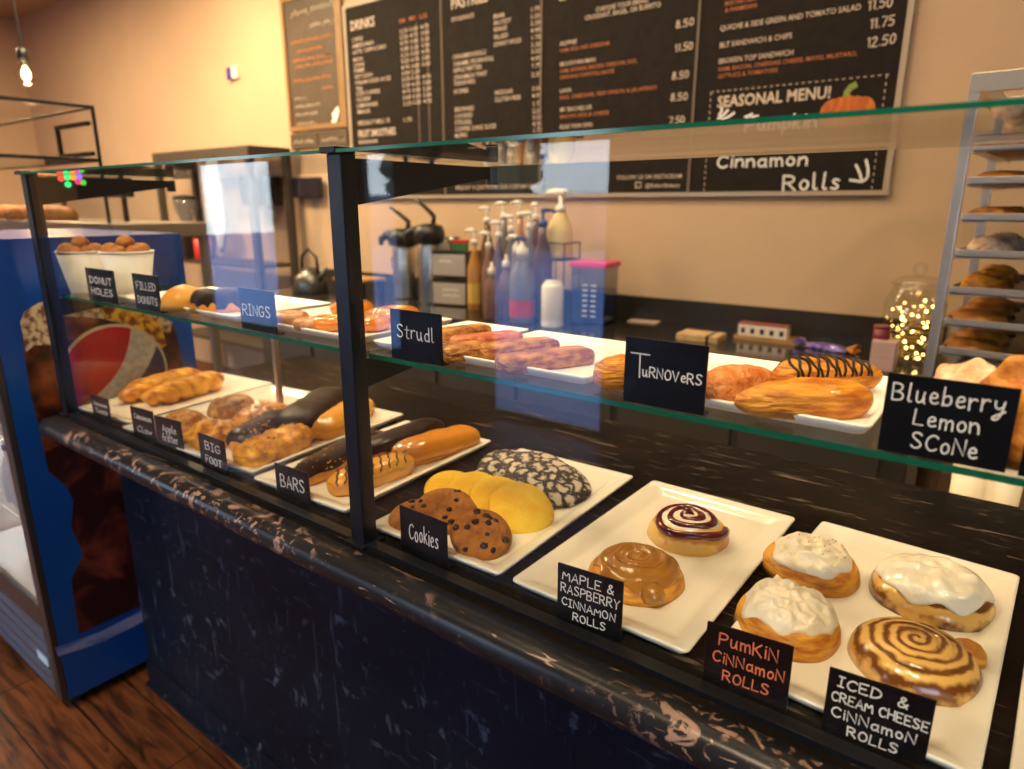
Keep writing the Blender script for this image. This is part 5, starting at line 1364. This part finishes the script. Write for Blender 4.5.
for i, p_ in enumerate(wire):
    bm = B(); bmesh.ops.create_icosphere(bm, subdivisions=1, radius=.0042 if i % 3 else .006, matrix=Matrix.Translation((p_[0], p_[1], p_[2]-.007)))
    mk('bulb', bm, 'fairy', ls, True)

# ------------------------------------------------------------------ sheet pan rack
yr = 2.55; xl = PY(952, 220, yr).x; wr, dr_ = .52, .62; hr = PY(968, 74, yr).z
o = thing('sheet_pan_rack', 'tall aluminium rack of dark sheet pans at the right', 'rack', (xl, yr, 0), rad(-4))
for sx in (0, 1):
    for sy in (0, 1): mk('upright', box(B(), sx*wr-.010, sx*wr+.010+.008, sy*dr_-.012, sy*dr_+.012, .09, hr, .002), 'alum', o)
tp = B()
for sy in (0, 1): box(tp, -.010, wr+.018, sy*dr_-.0125, sy*dr_+.0125, hr-.055, hr-.001, .002)
for sx in (0, 1): box(tp, sx*wr-.012, sx*wr+.022, .013, dr_-.013, hr-.05, hr-.006)
mk('top_frame', tp, 'alum', o)
bt = B()
for sy in (0, 1): box(bt, .027, wr-.017, sy*dr_-.012, sy*dr_+.012, .10, .15)
mk('bottom_frame', bt, 'alum', o)
for sx in (0, 1):
    for sy in (0, 1):
        mk('caster', lathe(B(), [(.045, -.015), (.045, .015)], 20), 'black_plastic', o, True, (sx*wr+.005, sy*dr_, .046), (pi/2, 0, 0))
zs = [PY(1000, py, yr).z for py in (357, 327, 294, 256, 219, 182, 148)]
rz = rad(-4); pan_i = 0
M('pan', (.22, .19, .16), .4, metal=.8)  # metal darkened to carry the shade inside the rack
for k, z in enumerate([zs[0]-.36, zs[0]-.24, zs[0]-.12]+zs):
    for sx in (0, 1): mk('runner', box(B(), (.012+.010 if sx == 0 else wr-.052), (.062 if sx == 0 else wr-.018), .0, dr_, z-.012, z-.009), 'alum', o)
    pn = B(); x0, x1, y0, y1 = .028, wr-.024, -.005, dr_-.02
    box(pn, x0, x1, y0, y1, z-.0085, z-.006)
    for q_ in ((x0, x1, y0, y0+.004, z-.006, z+.016), (x0, x1, y1-.004, y1, z-.006, z+.016), (x0, x0+.004, y0, y1, z-.006, z+.016), (x1-.004, x1, y0, y1, z-.006, z+.016)): box(pn, *q_)
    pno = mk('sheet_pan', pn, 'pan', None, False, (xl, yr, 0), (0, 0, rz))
    mk('front_lip', box(B(), x0-.004, x1+.004, y0-.006, y0-.0003, z-.004, z+.017, .002), 'alum', pno)
    ords = ['lowest', 'second lowest', 'third lowest', 'fourth from the bottom', 'fifth from the bottom', 'sixth from the bottom', 'seventh from the bottom', 'third from the top', 'second from the top', 'topmost']
    tag(pno, 'sheet pan in the aluminium rack, %s of its stack' % ords[k], 'tray', 'sheet pans in the rack')
    def onpan(dx, dy): 
        v = Matrix.Rotation(rz, 3, 'Z') @ Vector((dx, dy, 0)); return (xl+v.x, yr+v.y, z-.006)
    if k >= 3:
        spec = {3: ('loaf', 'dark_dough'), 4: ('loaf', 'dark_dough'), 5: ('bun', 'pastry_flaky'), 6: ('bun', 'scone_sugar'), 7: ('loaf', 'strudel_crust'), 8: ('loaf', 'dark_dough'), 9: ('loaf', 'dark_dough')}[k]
        for j in range(6):  # dark pastries multiplied to stand in for shade between the pans
            w2 = .066 if spec[0] == 'bun' else .075
            px_, py_ = .10+.145*(j % 2)*1.6, .10+.2*(j//2)
            R_ = w2
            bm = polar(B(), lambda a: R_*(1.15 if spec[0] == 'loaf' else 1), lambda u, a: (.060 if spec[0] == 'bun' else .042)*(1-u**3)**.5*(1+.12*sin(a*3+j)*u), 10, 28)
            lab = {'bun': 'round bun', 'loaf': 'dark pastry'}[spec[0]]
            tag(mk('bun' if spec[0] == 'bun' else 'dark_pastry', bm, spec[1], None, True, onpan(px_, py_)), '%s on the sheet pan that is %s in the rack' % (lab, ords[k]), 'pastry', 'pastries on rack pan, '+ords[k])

# prep table with two white tubs, seen through the gap behind the counter
o = thing('prep_table', 'low worktable behind the black display counter', 'table', (.1, 1.86, 0))
mk('tabletop', box(B(), -.55, .75, -.15, .15, .775, .80, .003), 'back_base', o)
for sx in (-.5, .7):
    for sy in (-.12, .12): mk('leg', box(B(), sx-.015, sx+.015, sy-.015, sy+.015, 0, .775), 'dark_steel', o)
M('tub_cream', (.78, .66, .48), .5)
for k, (px, lab) in enumerate(((968, 'left small cream tub under the big blueberry card'), (1002, 'right small cream tub under the big blueberry card'))):
    x = PY(px, 490, 1.80).x
    o = thing('cream_tub', lab, 'tub', (x, 1.80, .80), 0, 'cream tubs behind the counter')
    mk('tub', lathe(B(), [(.030, 0), (.038, .28), (.035, .28), (.028, .004), (0, .004)], 20, caps=False), 'tub_cream', o, True)
    mk('lid', lathe(B(), [(.040, .28), (.040, .29), (.036, .293)], 20), 'tub_cream', o, True)

# ------------------------------------------------------------------ things beyond the cooler at the left
zs_ = PY(60, 226, 1.5).z
M('shelf_steel', (.30, .25, .20), .4, metal=.6)
o = thing('steel_shelf_unit', 'open steel shelf unit standing behind the blue cooler', 'shelf', (-4.6, 1.75, 0))
xr_ = PY(115, 228, 1.5).x+4.6
mk('upper_shelf', box(B(), -1.2, xr_, -.25, .25, zs_-.05, zs_+.02, .004), 'shelf_steel', o)
mk('lower_shelf', box(B(), -1.2, xr_, -.25, .25, .5, .53, .004), 'shelf_steel', o)
for x in (-1.15, xr_-.06):
    for y in (-.22, .22): mk('leg', box(B(), x-.02, x+.02, y-.02, y+.02, 0, zs_-.05), 'shelf_steel', o)
ztop = zs_+.02
# framed glass top stand
xf = -3.72
tr = PX(92, 107, xf); br_ = PX(97, 160, xf); 
y1 = tr.y; y0 = y1-1.1; zt, zb_ = tr.z, br_.z
o = thing('glass_topped_stand', 'black framed glass topped stand on the steel shelf unit', 'stand', (xf-.45, (y0+y1)/2, ztop))
def lw(bm): bmesh.ops.translate(bm, verts=bm.verts, vec=(-(xf-.45), -(y0+y1)/2, -ztop)); return bm
fm = B(); r_ = .009
for z in (zt, zb_): tube(fm, [(xf, y0, z), (xf, y1, z), (xf-1.9, y1, z), (xf-1.9, y0, z)], r_, 8, closed=True)
for x in (xf, xf-1.9):
    for y in (y0, y1): tube(fm, [(x, y, ztop), (x, y, zt)], r_, 8)
mk('frame', lw(fm), 'black_metal', o)
mk('glass_top', lw(box(B(), xf-1.89, xf-.012, y0+.012, y1-.012, zt-.004, zt+.004)), 'clear', o)
mk('middle_shelf', lw(box(B(), xf-1.89, xf-.012, y0+.012, y1-.012, zb_-.004, zb_+.004)), 'clear', o)
bx = B(); 
for (a, b_, c, d) in ((xf-.40, xf-.012, zb_+.02, zb_+.04), (xf-.40, xf-.012, zb_+.16, zb_+.18), (xf-.40, xf-.38, zb_+.04, zb_+.16)): box(bx, a, b_, y1-.03, y1-.012, c, d)
mk('back_panel_frame', lw(bx), 'black_metal', o)
# bread loaves and till screen
for k, (px, lab) in enumerate(((8, 'leftmost brown loaf on the steel shelf'), (30, 'middle brown loaf on the steel shelf'), (52, 'rightmost brown loaf on the steel shelf'))):
    x = PY(px, 214, 1.62).x
    tag(mk('bread_loaf', loaf(B(), .26, .15, .13, 24, 20, 3, 2.4, lambda t, q: 1+.06*nz(t*4+k, cos(q), sin(q), 2)), 'hole_dough', None, True, (x, 1.62, ztop), (0, 0, 1.2)), lab, 'bread', 'loaves on the steel shelf')
p = PY(17, 187, 1.62)
o = thing('till_screen', 'small black screen tilted on a stalk above the loaves', 'screen', (p.x, 1.86, ztop))
mk('stalk', tube(B(), [(0, 0, 0), (0, 0, p.z-ztop)], .012), 'black_plastic', o); mk('foot', lathe(B(), [(.06, 0), (.06, .012)], 20), 'black_plastic', o)
mk('screen', box(B(), -.09, .09, -.035, -.012, p.z-ztop-.07, p.z-ztop+.08, .004, mat=Matrix.Rotation(.15, 4, 'Y') if 0 else None), 'screen', o)
xa_, xb_ = PY(45, 182, 1.72).x, PY(112, 184, 1.72).x; zc = PY(84, 184, 1.72).z
o = thing('black_display_bar', 'long black box shaped display on the steel shelf unit', 'display', ((xa_+xb_)/2, 1.80, ztop)); w_ = (xb_-xa_)/2
mk('case', box(B(), -w_, w_, -.05, .03, zc-ztop-.075, zc-ztop+.075, .006), 'black_plastic', o)
for s in (-1, 1): mk('leg', box(B(), s*w_*.9-.012, s*w_*.9+.012, -.02, .0, 0, zc-ztop-.075), 'black_plastic', o)
ls = thing('reflected_light_beads', 'glowing beads by the left roof arm standing in for reflected coloured lights', 'lights', (-2.170, .85, GZ-.03)); cen = ls.location.copy()
wp = []  # coloured lights mirrored in the glass, built as small glowing beads
for i, (px, py, colr) in enumerate(((61, 177, (1, .10, .06)), (67, 176, (.05, 1, .25)), (68, 183, (.05, 1, .25)), (73, 176, (1, .40, .03)), (79, 175, (.35, .22, 1)), (78, 180, (1, .05, .25)), (83, 181, (.10, .6, .05)))):
    q = PX(px, py+1.5, -2.170)-cen; wp.append(q); n = 'reflected_glow_%d' % i; emis(n, colr, 1.5)
    bm = B(); bmesh.ops.create_icosphere(bm, subdivisions=2, radius=.0085, matrix=Matrix.Translation(q)); mk('bulb', bm, n, ls, True)
mk('wire', tube(B(), [q+Vector((-.006, 0, 0)) for q in wp], .0015, 6), 'black_plastic', ls)

# pendant lamp with bare bulb
emis('filament', (1.0, .70, .34), 14)
p = PY(26, 74, 2.0)
o = thing('pendant_lamp', 'bare glowing bulb hanging on a black cord at the upper left', 'lamp', (p.x, p.y, p.z))
mk('cord', tube(B(), [(0, 0, .15), (0, 0, ZC-p.z-.02)], .008, 8), 'black_plastic', o)
mk('ceiling_rose', lathe(B(), [(.06, ZC-p.z-.025), (.06, ZC-p.z-.001)], 20), 'black_plastic', o)
mk('socket', lathe(B(), [(.032, .085), (.036, .10), (.036, .15), (.015, .165)], 16), 'black_metal', o, True)
mk('bulb', lathe(B(), [(.002, -.075), (.03, -.068), (.05, -.04), (.058, -.005), (.05, .03), (.03, .06), (.026, .086)], 20), 'clear', o, True)
mk('filament', lathe(B(), [(.004, -.045), (.026, -.02), (.026, .01), (.008, .05)], 16), 'filament', o, True)

# dark shelving with things on it, left part of the rear wall
ys = 3.2; xa_, xb_ = PY(152, 158, ys).x, PY(248, 158, ys).x; zt = PY(200, 149, ys).z
M('shelf_dark', (.055, .042, .032), .5)
o = thing('black_shelving', 'tall dark shelving unit with a deep top against the rear wall', 'shelf', ((xa_+xb_)/2, ys+.2, 0)); w_ = (xb_-xa_)/2
mk('top_box', box(B(), -w_, w_, -.2, .2, zt-.16, zt, .006), 'shelf_dark', o)
for sx in (-1, 1):
    for sy in (-1, 1): mk('post', box(B(), sx*(w_-.03)-.03, sx*(w_-.03)+.03, sy*.17-.025, sy*.17+.025, 0, zt-.10), 'shelf_dark', o)
for z in (.45, 1.15): mk('shelf', box(B(), -w_+.06, w_-.06, -.19, .19, z-.03, z, .003), 'shelf_dark', o)
# hanging white apron
p = PY(218, 196, ys)
M('cloth', (.62, .60, .60), .9, bump=.1, bscale=20)
o = thing('white_apron', 'white apron hanging folded to a point from the dark shelving', 'apron', (p.x, ys+.0-.03, PY(218, 250, ys).z))
hh = PY(218, 166, ys).z-PY(218, 252, ys).z
ap = B(); rows = []
for i in range(21):
    u = i/20; z = hh*u; wv = .24*min(1, .08+u*3.2)*(1-.35*max(0, u-.75)*4); cx0 = .07*(1-u)
    rows.append([ap.verts.new((cx0+wv*(k/12-.5), -.02+.022*sin(k*1.6+u*2)*(1-.3*u), z)) for k in range(13)])
for a, b_ in zip(rows, rows[1:]):
    for k in range(12): ap.faces.new((a[k], a[k+1], b_[k+1], b_[k]))
r0 = bmesh.ops.solidify(ap, geom=ap.faces[:], thickness=.006)
mk('cloth', ap, 'cloth', o, True)
mk('neck_strap', tube(B(), [(-.06, 0, hh-.01), (-.05, .0, hh+.06), (.0, .02, zt-.112-o.location.z+.004), (.05, 0, hh+.06), (.06, 0, hh-.01)], .008), 'black_plastic', o)
# grinder and a red box on its middle shelf
p = PY(200, 250, ys); zsf = 1.15
o = thing('coffee_grinder', 'dark coffee grinder with a clear hopper on the dark shelving', 'grinder', (PY(178, 250, ys).x, ys+.12, zsf))
mk('body', box(B(), -.10, .10, -.1, .1, 0, .34, .02), 'black_plastic', o)
mk('hopper', lathe(B(), [(.05, .34), (.10, .46), (.10, .54), (.095, .54), (.045, .345)], 24, caps=False), 'clear_plastic', o, True)
mk('hopper_lid', lathe(B(), [(.105, .54), (.105, .56), (.03, .575)], 24), 'black_plastic', o, True)
mk('spout', tube(B(), [(0, -.1, .24), (0, -.16, .22), (0, -.17, .16)], [.03, .025, .02], 10), 'dark_steel', o, True)
o = thing('red_canister', 'red canister beside the coffee grinder on the dark shelving', 'canister', (PY(196, 280, ys).x, ys+.10, zsf))
mk('can', lathe(B(), [(.07, 0), (.075, .01), (.075, .20)], 24), 'red_plastic', o, True); mk('lid', lathe(B(), [(.078, .20), (.078, .225), (.02, .235)], 24), 'black_plastic', o, True)
# tall kettle on the back counter near the middle post
c = PY(312, 300, 3.25); 
o = thing('kettle', 'dark stovetop kettle with a hooped handle behind the middle post', 'kettle', (c.x, 3.25, CB))
mk('body', lathe(B(), [(.12, 0), (.13, .02), (.12, .12), (.06, .18), (.03, .19)], 28), 'dark_steel', o, True)
mk('handle', tube(B(), [(-.10, 0, .15), (-.09, 0, .27), (0, 0, .33), (.09, 0, .27), (.10, 0, .15)], .012), 'black_plastic', o, True)
mk('spout', tube(B(), [(.10, 0, .10), (.17, 0, .15), (.20, 0, .20)], [.03, .02, .015], 10), 'dark_steel', o, True)

# ------------------------------------------------------------------ lamps, daylight, camera
emis('lamp_disc', (1.0, .80, .56), 3)
LAMPS = [(.1, -.25, 14), (-1.7, -.25, 14), (-.4, 1.3, 24), (-1.9, 1.3, 24), (-3.3, 1.7, 34), (-5.2, 2.2, 150), (-7.6, 1.4, 150), (1.4, 1.2, 34), (-3.0, 2.45, 26), (-1.4, 2.45, 24)]
LAMPK = 1.0
for i, (x, y, e) in enumerate(LAMPS):
    o = thing('ceiling_lamp', 'round flush ceiling lamp lighting the bakery', 'lamp', (x, y, ZC), 0, 'flush ceiling lamps')
    mk('housing', lathe(B(), [(.19, -.06), (.20, -.05), (.20, -.001)], 32, caps=True), 'white_paint', o, True)
    mk('diffuser', lathe(B(), [(.17, -.0605), (.17, -.066)], 32), 'lamp_disc', o, True)
    ld = bpy.data.lights.new('ceiling_lamp_light', 'AREA'); ld.shape = 'DISK'; ld.size = .34; ld.energy = e*LAMPK; ld.color = (1.0, .75, .44)
    lo = bpy.data.objects.new('ceiling_lamp_light', ld); COL.objects.link(lo); lo.location = (0, 0, -.075); lo.parent = o
for i, x in enumerate((-2.5, -1.5, -.5, .5)):  # out of view, added to light the plates and spare the floor
    src = Vector((x, -.55, 3.45)); tgt = Vector((x-.05, 1.0, CT)); d = (tgt-src).normalized()
    o = thing('added_spotlight', 'unseen black ceiling spotlight added to light the pastry case', 'lamp', src, 0, 'added spotlights over the case')
    mk('stem', tube(B(), [(0, 0, .05), (0, 0, ZC-3.45-.012)], .012), 'black_metal', o)
    mk('ceiling_plate', lathe(B(), [(.06, ZC-3.45-.014), (.06, ZC-3.45-.001)], 20), 'black_metal', o)
    q = d.to_track_quat('-Z', 'Y').to_euler()
    mk('shade', lathe(B(), [(.03, .12), (.07, .10), (.085, -.06), (.08, -.06), (.066, .095), (.001, .10)], 24, caps=False), 'black_metal', o, True, (0, 0, 0), q)
    mk('lens', lathe(B(), [(.001, -.02), (.078, -.02), (.078, -.024), (.001, -.026)], 24, caps=False), 'lamp_disc', o, True, (0, 0, 0), q)
    ld = bpy.data.lights.new('added_spot_light', 'SPOT'); ld.energy = 135; ld.color = (1, .76, .46); ld.spot_size = rad(52); ld.spot_blend = .8; ld.shadow_soft_size = .16
    lo = bpy.data.objects.new('added_spot_light', ld); COL.objects.link(lo); lo.parent = o; lo.location = d*.2; lo.rotation_euler = q
ld = bpy.data.lights.new('pendant_light', 'POINT'); ld.energy = 60; ld.color = (1, .62, .28); ld.shadow_soft_size = .06
lo = bpy.data.objects.new('pendant_light', ld); COL.objects.link(lo); p = PY(26, 74, 2.0); lo.location = (p.x, p.y, p.z-.16)

wd = bpy.data.worlds.new('sky'); SC.world = wd; wd.use_nodes = True
n = wd.node_tree.nodes; l = wd.node_tree.links; bg = n['Background']
tc = n.new('ShaderNodeTexCoord'); sp_ = n.new('ShaderNodeSeparateXYZ'); rp = n.new('ShaderNodeValToRGB')
rp.color_ramp.elements[0].position = .0; rp.color_ramp.elements[0].color = (.80, .90, 1.0, 1)
rp.color_ramp.elements[1].position = .6; rp.color_ramp.elements[1].color = (.28, .50, 1.0, 1)
l.new(tc.outputs['Generated'], sp_.inputs[0]); l.new(sp_.outputs[2], rp.inputs['Fac']); l.new(rp.outputs['Color'], bg.inputs['Color'])
bg.inputs['Strength'].default_value = 10.0

cam = bpy.data.cameras.new('camera'); co = bpy.data.objects.new('camera', cam); COL.objects.link(co)
m = Matrix((RIGHT, -DOWN, -FWD)).transposed().to_4x4(); m.translation = (0, 0, CAMZ); co.matrix_world = m
cam.sensor_width = 36; cam.lens = 36*F/1024; cam.clip_start = .02
cam.dof.use_dof = True; cam.dof.focus_distance = 1.05; cam.dof.aperture_fstop = 3.2
SC.camera = co
SC.view_settings.view_transform = 'Standard'; SC.view_settings.look = 'None'; SC.view_settings.gamma = 1
SC.view_settings.use_curve_mapping = False; SC.view_settings.exposure = 0
cy = SC.cycles
cy.max_bounces = 10; cy.diffuse_bounces = 4; cy.glossy_bounces = 5; cy.transmission_bounces = 6; cy.transparent_max_bounces = 24
cy.caustics_reflective = False; cy.caustics_refractive = False; cy.sample_clamp_indirect = 6
